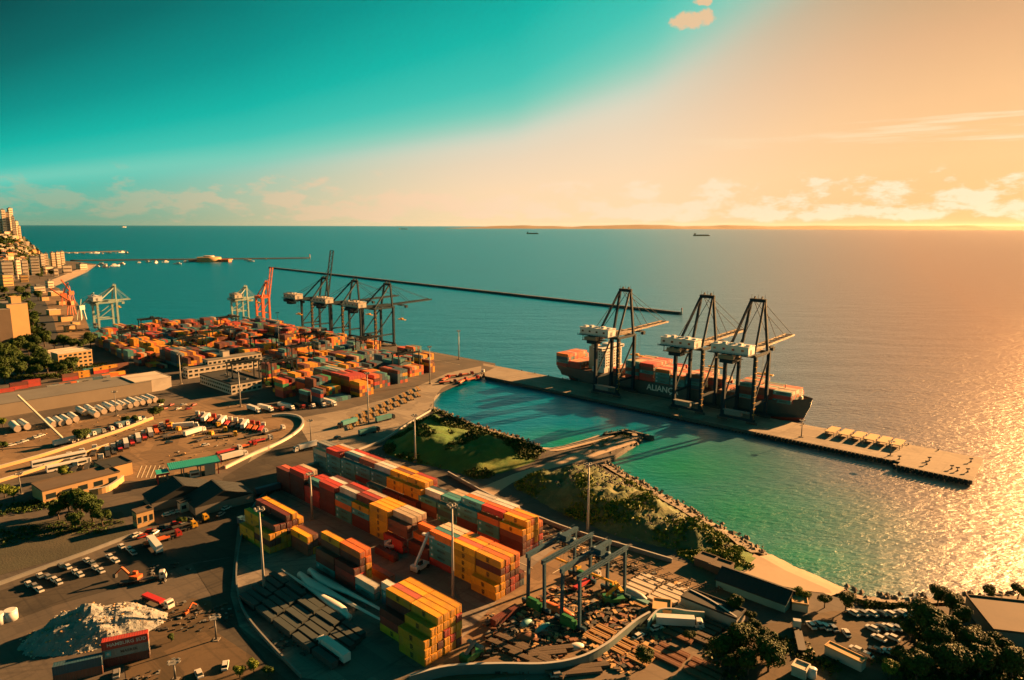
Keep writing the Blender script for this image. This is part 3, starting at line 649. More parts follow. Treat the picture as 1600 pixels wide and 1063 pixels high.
# two stacks beside the white rubble heap
rr = math.radians(24)
c0_ = Vector(P(199, 1033)); 
for t, ch in enumerate('MGR'):
    o = putc(ch, (c0_.x, c0_.y, 3.06+t*CHH), rr, {'M': 'dark maroon container, lowest of three beside the white rubble heap', 'G': 'grey container with dark lettering, middle one beside the white rubble heap', 'R': 'bright red lettered container on top beside the white rubble heap'}[ch], 'containers beside the white rubble heap')
    if ch == 'R':
        x = link('lettering', txt_sud, o); x.location = (.5, -CWD/2-.005, 1.35); x.rotation_euler = (math.pi/2, 0, 0)
c0_ = Vector(P(124, 1058))
for t, ch in enumerate('NB'):
    putc(ch, (c0_.x, c0_.y, 3.06+t*CHH), rr, {'N': 'brown container below a blue one left of the white heap', 'B': 'dark blue container with rusty roof left of the white heap'}[ch], 'containers beside the white rubble heap')
# the rail-side stacks on the left, each container seen broadside
def left_row(specs, group, nm, ang, tiers=2):
    for i, (x, y, s_) in enumerate(specs):
        w = P(x, y)
        for t, ch in enumerate(s_):
            putc(ch, (w[0], w[1], 3.06+t*CHH), ang, f"{CCOL[ch][0]} container, {['lower','upper','topmost'][t]} of the {ORD[i]} stack from left, {nm}", group)
la = UA+math.pi/2
rd = random.Random(3)
left_row([(6, 628, 'TR'), (30, 625, 'RN'), (52, 621, 'RB'), (88, 612, 'OG'), (97, 610, 'TB'), (107, 608, 'YO'), (118, 605, 'NB'), (132, 603, 'CG'), (148, 600, 'BB'), (160, 598, 'BG'), (172, 594, 'CO'), (184, 591, 'RY')], 'containers along the grey warehouse', 'nearer row behind warehouse', la)
left_row([(8, 613, 'R'), (30, 608, 'RM'), (50, 604, 'RR'), (110, 594, 'RN'), (128, 590, 'YY'), (142, 585, 'BT'), (158, 583, 'RY'), (172, 580, 'MY'), (190, 577, 'NN')], 'containers in the second row behind the warehouse', 'farther row behind warehouse', la)
# far terminal: blocks of stacks; the nearest are single containers, the rest one mass
FAR = []
rf = random.Random(21)
cols = 'RROOMMMNNNTTBBBGYYCPVMB'
def inside_poly(a, b_, poly):
    c = False
    for i in range(len(poly)):
        x1, y1 = poly[i]; x2, y2 = poly[(i+1) % len(poly)]
        if (y1 > b_) != (y2 > b_) and a < (x2-x1)*(b_-y1)/(y2-y1)+x1: c = not c
    return c
farpoly = [(-262, 104), (-275, 150), (-300, 235), (-340, 262), (-560, 266), (-700, 258), (-735, 200), (-752, 120), (-690, 78), (-520, 62), (-462, 92), (-452, 150), (-400, 150), (-392, 118), (-318, 90)]
for jb in range(9):
    bb = 66+jb*23.5; nb = 0
    for k in range(42):
        a = -262-k*12.85
        if k % 11 == 10 or rf.random() < .05: continue
        hmax = rf.choice((1, 3, 4, 4, 5, 5)); theme = rf.choice(('YYYO', 'YYMN', 'RROM', 'NMMB', 'TTBB', 'GBBM', cols))
        for c_ in range(6):
            if not (inside_poly(a, bb+c_*2.6, farpoly) and inside_poly(a-12, bb+c_*2.6, farpoly)): continue
            h = max(0, min(5, hmax+rf.choice((-1, 0, 0, 0, 0, 0, 0))))
            for t in range(h):
                ch = rf.choice(theme if rf.random() < .7 else cols)
                vis = t == h-1 or c_ == 0 or rf.random() < .6
                FAR.append((a, bb+c_*2.6, t, ch, vis, jb, k, c_, t == h-1))
near = sorted([f for f in FAR if f[4] and (f[8] or f[7] == 0)], key=lambda f: -(f[0]-f[1]*.9))[:1]
ns = set((f[5], f[6], f[7], f[2]) for f in near)
for f in near:
    a, bb, t, ch = f[:4]
    lab = f"{CCOL[ch][0]} container, {TIER[t]} tier, {COLN[f[7]]} stack, {ORD[f[6]]} bay, {COLN[f[5]]} row of far terminal"
    if lab in LBL: continue
    putc(ch, Q(a, bb+1.2, 3.06+t*CHH), UA, lab, 'containers at the near edge of the far terminal')
bm = MB(); order = list(CCOL)
for f in FAR:
    if (f[5], f[6], f[7], f[2]) in ns: continue
    a, bb, t, ch = f[:4]; c = Q(a, bb+1.2, 3.06+t*CHH)
    bm.obox(c, CL, CWD, CHH-.06, UA, order.index(ch))
o = link('container_stacks', bm.mesh('container_stacks', [CM[k] for k in order]), kind='stuff', label='close-packed coloured container stacks filling the far terminal', category='containers')
print('containers', NCONT, 'far', len(FAR))
# ------------------------------------------------------------------ ship-to-shore cranes
def sts_crane(pf, S, gauge, zg, za, boom_out, back, mats_, boom_up=False, house=True, wide=1.0, apexw=.45):
    """local x along the quay, y out to sea (landside rail y=0); zg girder height, za apex height above the ground"""
    ml, mh, mb_ = mats_; r = thing('ship_to_shore_crane', pf, 'crane'); w = 1.5*wide; lt = 2.1*wide
    for x in (-S/2, S/2):
        for y in (0, gauge):
            b = MB(); b.beam((x, y, 2.2), (x, y, zg), lt, lt); part('leg', b, ml, r)
        b = MB(); b.beam((x, -1, 13), (x, gauge+1, 13), 1.0, 1.4); part('portal_tie', b, ml, r)
        b = MB(); b.beam((x, 0, 14), (x, gauge, zg-3), .9, .9); part('diagonal_brace', b, ml, r)
        b = MB(); b.beam((x, -2, zg), (x, gauge+2, zg), 1.2, 1.8); part('upper_tie', b, ml, r)
    for y in (0, gauge):
        b = MB(); b.beam((-S/2-2, y, 2.6), (S/2+2, y, 2.6), 1.3, 1.5); part('sill_beam', b, ml, r)
        b = MB(); b.beam((-S/2, y, zg-.2), (S/2, y, zg-.2), 1.3, 2.0); part('portal_beam', b, ml, r)
        for x in (-S/2, S/2):
            b = MB(); b.cbox(x, y, 1.5, 7.5, 1.1, .8)
            for i in range(8): b.tube((x-3.3+i*.94, y-.35, .5), (x-3.3+i*.94, y+.35, .5), .42, n=8)
            part('bogie', b, m_dark_trim, r)
    # girder and boom (twin box)
    for x in (-3.2, 3.2):
        b = MB(); b.beam((x, -back, zg+1.6), (x, gauge+4, zg+1.6), 1.3, 2.4)
        part('girder', b, mb_, r)
    hinge = Vector((0, gauge+4, zg+1.6)); up = math.radians(80) if boom_up else math.radians(1.5)
    tip = hinge+Vector((0, math.cos(up), math.sin(up)))*boom_out
    b = MB()
    for x in (-3.2, 3.2): b.beam(hinge+Vector((x, 0, 0)), tip+Vector((x, 0, 0)), .8, 1.35)
    n = int(boom_out/7)
    for i in range(n+1):
        c = hinge.lerp(tip, i/n); b.beam(c+Vector((-3.2, 0, 0)), c+Vector((3.2, 0, 0)), .6, .6)
        if i < n: b.beam(c+Vector((-3.2, 0, 0)), hinge.lerp(tip, (i+1)/n)+Vector((3.2, 0, 0)), .35, .35)
    part('boom', b, mb_, r)
    b = MB()
    for i in range(int((gauge+back)/8)+1): b.beam((-3.2, -back+i*8, zg+1.6), (3.2, -back+i*8, zg+1.6), .8, .8)
    b.box(-5.2, 5.2, -back-.8, -back+.8, zg+.2, zg+2.6); b.box(3.9, 5.2, -back, gauge+4, zg+.4, zg+.6)
    for s_ in (3.95, 5.15): b.beam((s_, -back, zg+1.6), (s_, gauge+4, zg+1.6), .08, .08)
    part('walkway', b, mb_, r)
    # A frame
    ay = gauge+1.5
    for x in (-S/2, S/2):
        s_ = 1 if x > 0 else -1; ax = s_*S*apexw/2
        b = MB(); b.beam((x*.9, gauge, zg), (ax, ay, za), 1.6, 1.6); part('mast_leg', b, ml, r)
        b = MB(); b.beam((x*.9, 0, zg), (ax, ay-1.5, za-1), 1.3, 1.3); part('back_stay_leg', b, ml, r)
    b = MB(); b.beam((-S*apexw/2-1, ay, za), (S*apexw/2+1, ay, za), 1.8, 2.2); b.box(-S*apexw/2, S*apexw/2, ay-2.5, ay+1.5, za+1.1, za+1.3)
    for x in (-2.5, 2.5): b.tube((x-.3, ay+.5, za+1.8), (x+.3, ay+.5, za+1.8), 1.1, n=10)
    for x in (-S*apexw/2, S*apexw/2, 0): b.beam((x, ay, za+1), (x, ay, za+4), .15, .15)
    part('apex_frame', b, ml, r)
    for x in (-3.2, 3.2):
        ends = ((.45, .93) if not boom_up else (.6,))
        for e in ends:
            b = MB(); b.beam((x*.9, ay, za), hinge.lerp(tip, e)+Vector((x, 0, 1)), .3, .3); part('forestay', b, ml, r)
        b = MB(); b.beam((x*.9, ay-1, za), (x, -back+4, zg+2.8), .3, .3); part('backstay', b, ml, r)
    if house:
        b = MB(); hy0, hy1 = (-back+4, -back+14); hw = 12.6*house
        b.box(-hw, hw, hy0, hy1, zg+3.0, zg+8.4); b.box(-hw-.4, hw+.4, hy0-.4, hy1+.4, zg+8.4, zg+8.7)
        for i in range(5): b.box(-hw+1+i*hw*.42, -hw+3.4+i*hw*.42, hy0+3, hy0+6, zg+8.7, zg+9.5+(i % 2)*.5)
        h = part('machinery_house', b, mh, r)
        for i in range(4):
            b = MB(); b.box(-hw+1.6+i*hw*.5, -hw+3.4+i*hw*.5, hy0-.06, hy0-.01, zg+5.2, zg+6.6); part('window', b, m_glass, h)
        b = MB(); b.box(hw+.01, hw+.06, hy0+3, hy0+5.5, zg+3.4, zg+6.4); part('door', b, m_grey, h)
        b = MB(); b.box(-hw-1.4, hw+1.4, hy0-2, hy1+1, zg+2.8, zg+3.0)
        for y in (hy0-2, hy1+1): b.beam((-hw-1.4, y, zg+4), (hw+1.4, y, zg+4), .1, .1)
        for i in range(12): b.beam((-hw-1+i*hw*.18, hy0-2, zg+2.9), (-hw-1+i*hw*.18, hy0-2, zg+4), .1, .1)
        b.box(-hw*.8, hw*.5, hy0-1, hy1-2, zg-1.0, zg-.7); b.box(-hw*.5, hw*.2, hy0, hy1-3, zg-3.4, zg-1.0)
        for x in (-hw*.75, -hw*.3, hw*.45): b.beam((x, hy0-.5, zg-1), (x, hy0-.5, zg+2.8), .4, .4)
        part('house_platform', b, ml, r)
    # operator trolley with cab, ropes and spreader
    ty = gauge+boom_out*.35 if not boom_up else -back*.4
    b = MB(); b.box(-4, 4, ty-3, ty+3, zg-.6, zg+.2); b.box(1.2, 3.6, ty+3, ty+6, zg-3.4, zg-.6); part('trolley', b, ml, r)
    b = MB()
    for x in (-2, 2):
        for y in (-1, 1): b.beam((x, ty+y, zg-.6), (x, ty+y, 26), .09, .09)
    part('hoist_rope', b, m_dark_trim, r)
    b = MB(); b.box(-6, 6, ty-1.2, ty+1.2, 25.2, 26); b.box(-1.5, 1.5, ty-1.2, ty+1.2, 26, 27.2); part('spreader', b, m_yel, r)
    # stairs tower up the landside leg, checker's platform and switch room near the ground
    b = MB(); x0 = S/2+.8
    for i in range(int((zg-4)/4)):
        z0 = 3+i*4; b.beam((x0, -1.2 if i % 2 else 1.2, z0), (x0, 1.2 if i % 2 else -1.2, z0+4), .7, .12); b.box(x0-.4, x0+.6, -1.8, 1.8, z0+3.95, z0+4.05)
    part('stair', b, m_yel if house else ml, r)
    b = MB(); b.box(-S/2+1, S/2-1, -3.0, 1.0, 7.5, 7.8); b.box(-S/2+2, S/2-7, -2.4, .6, 4.6, 7.5); part('switch_room', b, m_grey, r)
    return r
m_boomc = mat('boom_paint', (.20, .16, .11), .6, .12, .3)
m_wcrane = mat('pale_crane_paint', (.30, .42, .38), .5, .1, .3)
cr1 = Proto(sts_crane('x', 20.5, 22, 46, 80, 61, 22, (m_navy, m_white, m_boomc)))
zc = 3.0
lb = ["dark blue quay crane at the stern end of the moored ship", "dark blue quay crane in the middle of the three at the ship", "dark blue quay crane nearest the bow of the moored ship"]
for (a, l_) in zip((-133, -64.5, -27.5), lb): cr1.put(Q(a, 268, zc), UA, uniq(l_), 'quay cranes serving the moored ship')
cr2 = Proto(sts_crane('x', 22, 24, 42, 66, 58, 26, (m_navy, m_cream, m_navy)))
cr2.put(Q(-500, 272, zc), UA, uniq('blue quay crane with lowered boom, middle of the far trio'), 'quay cranes of the far terminal')
cr2.put(Q(-440, 272, zc), UA, uniq('blue quay crane with long lowered boom, rightmost of the far trio'), 'quay cranes of the far terminal')
cu = sts_crane('x', 22, 24, 42, 66, 56, 26, (m_navy, m_cream, m_navy), boom_up=True)
Proto(cu).put(Q(-562, 272, zc), UA, uniq('blue quay crane with its boom raised upright at the far quay'), 'quay cranes of the far terminal')
co = sts_crane('x', 16, 10, 33, 52, 38, 3, (m_orange, m_orange, m_orange), boom_up=True, house=False, wide=1.1, apexw=.12)
Proto(co).put(Q(-706, 288, zc), UA, uniq('orange portal crane with upright boom on the far quay'), 'cranes on the far quay')
cw = sts_crane('x', 15, 16, 28, 44, 12, 6, (m_wcrane, m_cream, m_wcrane), wide=.9, house=.62)
Proto(cw).put(Q(-745, 272, zc), UA, uniq('small pale crane left of the orange one on the far quay'), 'cranes on the far quay')
cg = sts_crane('x', 17, 22, 33, 52, 14, 8, (m_wcrane, m_white, m_wcrane), wide=1.1, house=.75)
Proto(cg).put(Q(-792, 117, zc), UA, uniq('pale green and white crane alone at the left end of the terminal'), 'cranes on the far quay')
# ------------------------------------------------------------------ rubber-tyred gantries
def rtg(S, span, H, m, me_, lt=.9):
    r = thing('yard_gantry_crane', 'x', 'crane')
    for x in (-S/2, S/2):
        for y in (0, span):
            b = MB(); b.beam((x, y, 1.6), (x*.92, y, H), lt, lt); part('leg', b, m, r)
        b = MB(); b.beam((x*.92, -1.2, H+.6), (x*.92, span+1.2, H+.6), .9, 1.5)
        b.beam((x*.92+(.7 if x > 0 else -.7), -1, H+1.2), (x*.92+(.7 if x > 0 else -.7), span+1, H+1.2), .6, .1)
        b.beam((x*.92+(1 if x > 0 else -1), -1, H+2.2), (x*.92+(1 if x > 0 else -1), span+1, H+2.2), .08, .08)
        for i in range(9): b.beam((x*.92+(1 if x > 0 else -1), i*span/8, H+1.2), (x*.92+(1 if x > 0 else -1), i*span/8, H+2.2), .07, .07)
        part('girder', b, m, r)
    for y in (0, span):
        b = MB(); b.beam((-S/2-2.5, y, 1.6), (S/2+2.5, y, 1.6), .9, 1.0); part('sill_beam', b, m, r)
        for x in (-S/2-1.6, -S/2+.2, S/2-.2, S/2+1.6):
            b = MB(); b.tube((x, y-.35, .8), (x, y+.35, .8), .8, n=12); part('wheel', b, m_black, r)
    b = MB(); b.box(-S/2+.8, S/2-.8, -1.8, -.2, .9, 3.6); b.box(-S/2+1.2, S/2-2, -1.6, -.4, 3.6, 4.2); part('engine_box', b, me_, r)
    b = MB(); b.box(-S/2+.8, S/2-2.5, span+.3, span+1.6, .9, 3.0); part('control_box', b, me_, r)
    ty = span*.62; b = MB(); b.box(-S*.46, S*.46, ty-2.2, ty+2.2, H+1.3, H+1.8); b.box(-1.8, 1.2, ty-1.6, ty+1.4, H+1.8, H+3.4)
    for x in (-S*.4, S*.4): b.tube((x, ty-1, H+2.3), (x, ty+1, H+2.3), .6, n=8)
    part('trolley', b, m, r)
    b = MB(); b.box(-S*.3-1, -S*.3+1, ty+1.5, ty+3.6, H-2.2, H); part('cab', b, m_glass, r)
    b = MB()
    for x in (-1.8, 1.8):
        for y in (-.8, .8): b.beam((x, ty+y, H+1.3), (x, ty+y, H*.62), .06, .06)
    part('hoist_rope', b, m_dark_trim, r)
    b = MB(); b.box(-6, 6, ty-.3, ty+.3, H*.58, H*.62); b.box(-6, -5.7, ty-1.2, ty+1.2, H*.58, H*.62); b.box(5.7, 6, ty-1.2, ty+1.2, H*.58, H*.62); part('spreader', b, m_yel, r)
    return r
m_rtg = mat('blue_grey_steel', (.02, .075, .12), .7, .12, .3, spec=.2)
rg = Proto(rtg(7.4, 26.5, 18.2, m_rtg, m_green))
rg.put(Q(19, 3.2, 3.05), UA, uniq('tall blue gantry crane straddling the apron beside the corner of the middle row'), 'large gantry cranes in the foreground')
rg.put(Q(34, 2.8, 3.05), UA, uniq('tall blue gantry crane nearer the scrap yard, green engine boxes'), 'large gantry cranes in the foreground')
m_rtg2 = mat('dark_gantry_steel', (.010, .025, .035), .8, .12, .3, spec=.15)
rg2 = Proto(rtg(9, 22.6, 19.5, m_rtg2, m_green, .8))
spots = [(-303, 201), (-352, 110.5), (-370, 86.5), (-402, 158), (-455, 204), (-470, 158), (-395, 228), (-520, 110.5), (-560, 158), (-610, 86.5), (-640, 204), (-690, 134)]
words_ = ['beside the quay road, by the red stacks', 'over the nearest stacks, right of the white office', 'directly behind the flat-roofed white office', 'behind the white office over mixed stacks', 'below the raised-boom crane', 'behind and left of the office tower', 'beside the yellow stacks below the far cranes', 'over stacks left of the office', 'in the middle of the left stacks', 'at the near left corner of the terminal', 'near the orange portal crane', 'over the far left stacks']
for (a, bb), w_ in zip(spots, words_): rg2.put(Q(a, bb-2.5, 3.05), UA, uniq('dark yard gantry crane '+w_), 'yard gantry cranes of the far terminal')
# ------------------------------------------------------------------ the moored ship
m_hull = mat('hull_paint', (.018, .060, .068), .45, .12, .06, dirt=(.06, .05, .04), dirtamt=.25)
m_boot = mat('red_bottom_paint', (.36, .05, .03), .6, .15, .1)
m_deck = mat('deck_paint', (.22, .08, .05), .8, .15, .3)
def ship():
    r = thing('container_ship', uniq('dark hulled container ship moored along the pier under three cranes'), 'ship', Q(0, 310, 0), UA)
    def halfw(t, z):      # t 0 stern..1 bow
        full = 16.0
        if t < .12: f = .80+.20*(t/.12)
        elif t > .80: u_ = (t-.80)/.20; f = 1-u_**(2.0+.6*z/12)*(.97)
        else: f = 1
        if z < 4:
            if t < .14: f *= .35+.65*min(1, t/.14+.15*z/4)
            if t > .8: f *= max(.04, 1-((t-.8)/.2)*.35*(1-z/4))
        return full*max(f, .03)
    def xs(t, z):
        x0, x1 = -204.0, 7.0
        sh = (z-14)*.42 if t > .8 else 0
        st = (14-z)*.55 if (t < .12 and z < 9) else 0
        return x0+(x1-x0)*t+sh*((t-.8)/.2 if t > .8 else 0)+st*(1-t/.12 if t < .12 else 0)
    def skin(zs, name, m, cap=False, par=None):
        b = MB(); T = [i/40 for i in range(41)]; sheer = lambda t: (max(0, t-.85)/.15)*2.8+(max(0, .06-t)/.06)*.3
        rings = []
        for z in zs:
            zz_ = [z+(sheer(t) if z >= zs[-1] and cap else 0) for t in T]
            rings.append([(xs(t, z), -halfw(t, z), zq) for t, zq in zip(T, zz_)]+[(xs(t, z), halfw(t, z), zq) for t, zq in list(zip(T, zz_))[::-1]])
        b.loft(rings, caps=False)
        n_ = len(rings[0])
        if cap:
            o_ = len(b.v)-n_
            for i in range(40): b.f.append((o_+i, o_+i+1, o_+n_-2-i, o_+n_-1-i)); b.m.append(1 if len(m) > 1 else 0); b.sm.append(False)
        return part(name, b, m, par or r)
    hull = skin([2.6, 5, 8, 11, 13], 'hull', [m_hull, m_deck], True)
    skin([-2, 1, 2.6], 'boot_topping', [m_boot])
    tx = text_mesh('ALIANÇA', 6.4, t_wh, .12); o = link('lettering', tx, hull); o.location = (-99, -16.06, 8.8); o.rotation_euler = (math.pi/2, 0, 0)
    # bulwark and deck gear at the bow
    b = MB(); T = [.86+.14*i/14 for i in range(15)]
    for i in range(14):
        for s_ in (-1, 1):
            t0, t1 = T[i], T[i+1]; z0 = 13+(t0-.85)/.15*2.8; z1 = 13+(t1-.85)/.15*2.8
            b._a([(xs(t0, 13), s_*halfw(t0, 13), z0), (xs(t1, 13), s_*halfw(t1, 13), z1), (xs(t1, 13)+.3, s_*halfw(t1, 13), z1+1.3), (xs(t0, 13)+.3, s_*halfw(t0, 13), z0+1.3)], [(0, 1, 2, 3)])
    part('bulwark', b, m_hull, r)
    for x, y in ((-6, -4), (-6, 4), (-1, 0)):
        b = MB(); b.tube((x, y-1.6, 16.4), (x, y+1.6, 16.4), 1.1, n=10); b.box(x-1.4, x+1.4, y-1.8, y+1.8, 14.6, 15.6); part('windlass', b, m_cream, r)
    b = MB(); b.tube((-12, 0, 14), (-12, 0, 24), .5, .3); b.beam((-12, -3, 20), (-12, 3, 20), .3, .3); part('foremast', b, m_cream, r)
    b = MB(); b.box(-17, -15, -9, 9, 13, 17.5); b.box(-15, -11, -4, 4, 13.5, 16.5); part('breakwater_plate', b, m_white, r)
    # superstructure with funnel
    b = MB(); b.box(-166, -154, -14, 14, 13, 17); b.box(-165, -154.5, -12, 12, 17, 31.5); b.box(-164, -155, -16.5, 16.5, 31.5, 33.8); b.box(-163, -157, -5, 5, 33.8, 36)
    s_ = part('superstructure', b, m_white, r)
    b = MB()
    for z in range(6):
        for i in range(8): b.box(-154.49, -154.42, -10.6+i*2.8, -9.2+i*2.8, 18.2+z*2.25, 19.2+z*2.25)
        for i in range(4): b.box(-163.5+i*2.4, -162.5+i*2.4, -12.06, -12.01, 18.2+z*2.25, 19.2+z*2.25)
    b.box(-154.99, -154.93, -15.5, 15.5, 32.2, 33.2); b.box(-163.5, -155.5, -16.56, -16.51, 32.2, 33.2)
    part('window', b, m_glass, s_)
    b = MB(); b.box(-176, -170, -5, 5, 13, 32); b.box(-175, -171, -3.4, 3.4, 32, 34); part('funnel', b, mat('funnel_paint', (.55, .42, .30), .6, .1, .2), r)
    for x in (-174.2, -172.6, -171.4):
        b = MB(); b.tube((x, 0, 34), (x, 0, 36), .45, n=8); part('exhaust_pipe', b, m_dark_trim, r)
    b = MB(); b.tube((-160, 0, 36), (-160, 0, 44), .4, .2); b.beam((-160, -3, 40), (-160, 3, 40), .25, .25); part('radar_mast', b, m_white, r)
    # lashing bridges
    for x in (-190, -177.5, -149, -136, -123, -110, -97, -84, -71, -58, -45, -32, -19):
        b = MB()
        for y in (-15, -9, -3, 3, 9, 15): b.box(x-.2, x+.2, y-.2, y+.2, 13, 18)
        for z in (15.4, 18): b.box(x-.35, x+.35, -15.4, 15.4, z-.12, z+.12)
        part('lashing_bridge', b, m_grey, r)
    return r
ship()
# hatch covers + deck cargo; x is the position along the ship, rows run across it
def hatch(x):
    pass
ship_bays = [  # aft end x (port a), rows from..to (0 nearest the pier), tiers, colours
    (-203, 0, 11, 'RTBO', 'stern'), (-190, 0, 11, 'RR', 'second'), (-148, 0, 11, 'NR', 'third'),
    (-133, 0, 11, 'RTNTT', 'fourth'), (-133+13, 0, 11, 'RRTNR', 'fifth'), (-106, 0, 11, 'TTTO', 'sixth'), (-93, 0, 11, 'TTO', 'seventh'),
    (-80, 0, 11, 'BTBN', 'eighth'), (-67, 4, 11, 'NRN', 'ninth'), (-54, 0, 11, 'N', 'tenth'), (-41, 0, 11, 'TMNT', 'eleventh'), (-28, 2, 11, 'RNN', 'twelfth'), (-15.5, 1, 10, 'TRT', 'bow')]
rs = random.Random(77); SCG = MB()
pal = 'RRONMOPGTW'
for (x, r0, r1, st, nm) in ship_bays:
    for j in range(r0, r1+1):
        n_ = len(st)-(1 if (j > r1-2 and rs.random() < .5) else 0)
        for t in range(n_):
            top = t == n_-1
            if not (top or j == r0 or (nm in ('stern', 'fifth', 'seventh', 'eighth', 'bow'))): continue
            ch = st[t] if j == r0 else (rs.choice(pal+st*2))
            if top and j != r0: ch = rs.choice('PCNCOTR' if st[-1] in 'TN' else 'PORC')
            if j > r0:
                SCG.obox(Q(x+CL/2, 310-14.2+j*2.55, 13.3+t*CHH), CL, CWD, CHH-.06, UA, list(CCOL).index(ch)); continue
            lab = f"{CCOL[ch][0]} container, {ORD[t]} tier of the pier side row, {nm} bay of moored ship"
            putc(ch, Q(x+CL/2, 310-14.2+j*2.55, 13.3+t*CHH), UA, lab, 'containers carried on the moored ship')
link('deck_cargo', SCG.mesh('deck_cargo', [CM[k] for k in CCOL]), kind='stuff', label='rows of containers packed across the deck of the moored ship', category='containers')
print('after ship', NCONT)
# ------------------------------------------------------------------ masts
def mast(h, heads=True, m=m_lgrey, r0=.55):
    r = thing('light_mast', 'x', 'light mast'); b = MB(); b.tube((0, 0, 0), (0, 0, h), r0, r0*.45, n=10); part('pole', b, m, r)
    b = MB(); b.cbox(0, 0, .35, 2.0, 2.0, .7); part('base', b, m_conc, r)
    b = MB(); b.tube((0, 0, h-1.2), (0, 0, h-.9), 1.5, n=12); part('ring_platform', b, m, r)
    for i in range(6):
        a = i*math.pi/3; b = MB(); b.obox((math.cos(a)*1.6, math.sin(a)*1.6, h-.9), .5, .9, .7, a); part('floodlight', b, m_grey, r)
    return r
mp_ = Proto(mast(37)); mdk = Proto(mast(22, m=m_grey, r0=.35))
def h_of(x, yb, yt): return (yb-yt)/(CH and 1)/((yb-354.5)/130.0)
for x, yb, yt, w_ in ((413, 925, 785, 'beside the yellow stacks at the curved road'), (708, 935, 778, 'before the tall yellow stacks of the middle row'), (649, 722, 645, 'on the grassy mound side of the yard'), (918, 832, 718, 'between the rubble hill and the trailers'),
                  (488, 812, 735, 'before the maroon stacks at the left of the middle row'), (576, 662, 580, 'among the yellow trailers by the quay road'), (672, 600, 540, 'by the quay road near the red stacks'), (717, 562, 516, 'at the root of the pier'),
                  (376, 636, 578, 'before the white office building'), (436, 540, 488, 'on the far quay behind the stacks'), (283, 600, 552, 'left of the white office building')):
    h = h_of(x, yb, yt); mp_.put(P(x, yb), 0, uniq('tall pale light mast '+w_), 'tall light masts', (1, 1, h/37))
for x, yb, yt, w_ in ((486, 690, 655, 'at the fork of the quay road'), (33, 772, 738, 'beside the railway on the left'), (1252, 683, 655, 'on the pier just past the bow of the ship'), (1391, 712, 688, 'beside the six boxes on the pier'), (338, 1000, 960, 'on the dirt beside the white rubble heap'), (274, 1062, 1030, 'at the bottom of the picture on bare dirt'), (182, 650, 610, 'beside the white tower sections')):
    h = h_of(x, yb, yt); mdk.put(P(x, yb), 0, uniq('slim dark lamp pole '+w_), 'slim dark lamp poles', (1, 1, h/22))
# concrete boxes on the pier: six open-topped sheds
r = thing('pier_shelter', 'x', 'shelter'); b = MB(); b.box(-2.8, 2.8, -7, 7, 2.6, 3.0); part('roof', b, m_tan, r)
for x in (-2.6, 2.6):
    for y in (-6.6, 0, 6.6):
        b = MB(); b.box(x-.15, x+.15, y-.15, y+.15, 0, 2.6); part('post', b, m_grey, r)
b = MB(); b.box(-2.7, -2.6, -6.8, 6.8, 0, 2.6); part('wall', b, m_grey, r)
pb = Proto(r)
for i, x in enumerate((1301, 1322, 1342, 1362, 1382, 1402)):
    y = 678+i*4.0; pb.put(P(x, y), UA, uniq(f"low flat-roofed shelter on the outer pier, {ORD[i]} from the moored ship"), 'row of six shelters on the outer pier')
# bollards, fenders and clutter on the pier
bo = Proto(thing('bollard', 'x', 'bollard', me=(lambda b: b.tube((0, 0, 0), (0, 0, .7), .35, .3, n=8).tube((0, 0, .7), (0, 0, .95), .5, .5, n=8).mesh('bollard', m_quay))(MB())))
bl = 'black bollard on the edge of the pier'
for i in range(22): bo.put(Q(-240+i*15.5, 291.5, 3.04), 0, bl, 'bollards along the pier')
fd = Proto(thing('fender', 'x', 'fender', me=(lambda b: b.box(-.9, .9, -.9, .9, -2.4, .5).mesh('fender', m_black))(MB())))
for i in range(52):
    a = -8+i*2.25; fd.put(Q(a, 253.0 if a < 72 else 246.6, 3.0), UA, 'black fender block on the inner edge of the pier', 'fender blocks along the inner edge of the pier', (.75, 1, 1))
for i, (x, y) in enumerate(((1452, 720), (1448, 726), (1487, 733), (1496, 736), (1405, 718), (1512, 738), (1517, 722))):
    b = MB(); b.tube((0, 0, 0), (0, 0, .6), .5, .5, n=8); b.tube((0, 0, .6), (0, 0, 2.2), .2, .2, n=6); b.box(-.9, .9, -.3, .3, 1.6, 2.3)
    w_ = ['left of the pair mid-platform', 'in front of the mid-platform pair', 'near the end, left one', 'near the end, right one', 'at the step in the pier edge', 'by the last corner', 'on the seaward corner'][i]
    thing('mooring_post', uniq('dark mooring post on the pier end, '+w_), 'mooring post', P(x, y), 0, 'mooring posts at the pier end', b.mesh('mooring_post', m_quay))
# far breakwater and marina mole
def mole(name, label, p, q_, w, h):
    A = Vector(P(*p, 0)); B_ = Vector(P(*q_, 0)); n = 60; b = MB(); rows = []; d = (B_-A).normalized(); s_ = Vector((-d.y, d.x, 0))
    for i in range(n+1):
        c = A.lerp(B_, i/n); e = min(1, i*.7+.2, (n-i)*.7+.2); j = mnoise.noise(Vector((i*.7, 2, 0)))*.8
        rows.append([tuple(c-s_*(w+j)*e)[:2]+(-1,), tuple(c-s_*w*.3*e)[:2]+(h+j*.5,), tuple(c+s_*w*.3*e)[:2]+(h+j*.4,), tuple(c+s_*(w-j)*e)[:2]+(-1,)])
    b.loft(rows, closed=False, caps=False); return thing(name, uniq(label), 'breakwater', me=b.mesh(name, m_quay))
mole('breakwater', 'long dark breakwater reaching out behind the moored ship', (420, 419), (1065, 492), 8, 4)
mole('breakwater', 'thin dark mole with small boats in the distant bay', (110, 408), (484, 404), 12, 4)
mole('breakwater', 'short distant mole lined with pale boats near the headland', (95, 396), (196, 393), 14, 4)
mole('breakwater', 'short dark jetty at the tip of the dirt spit', (975, 677), (1021, 689), 2.2, 3)
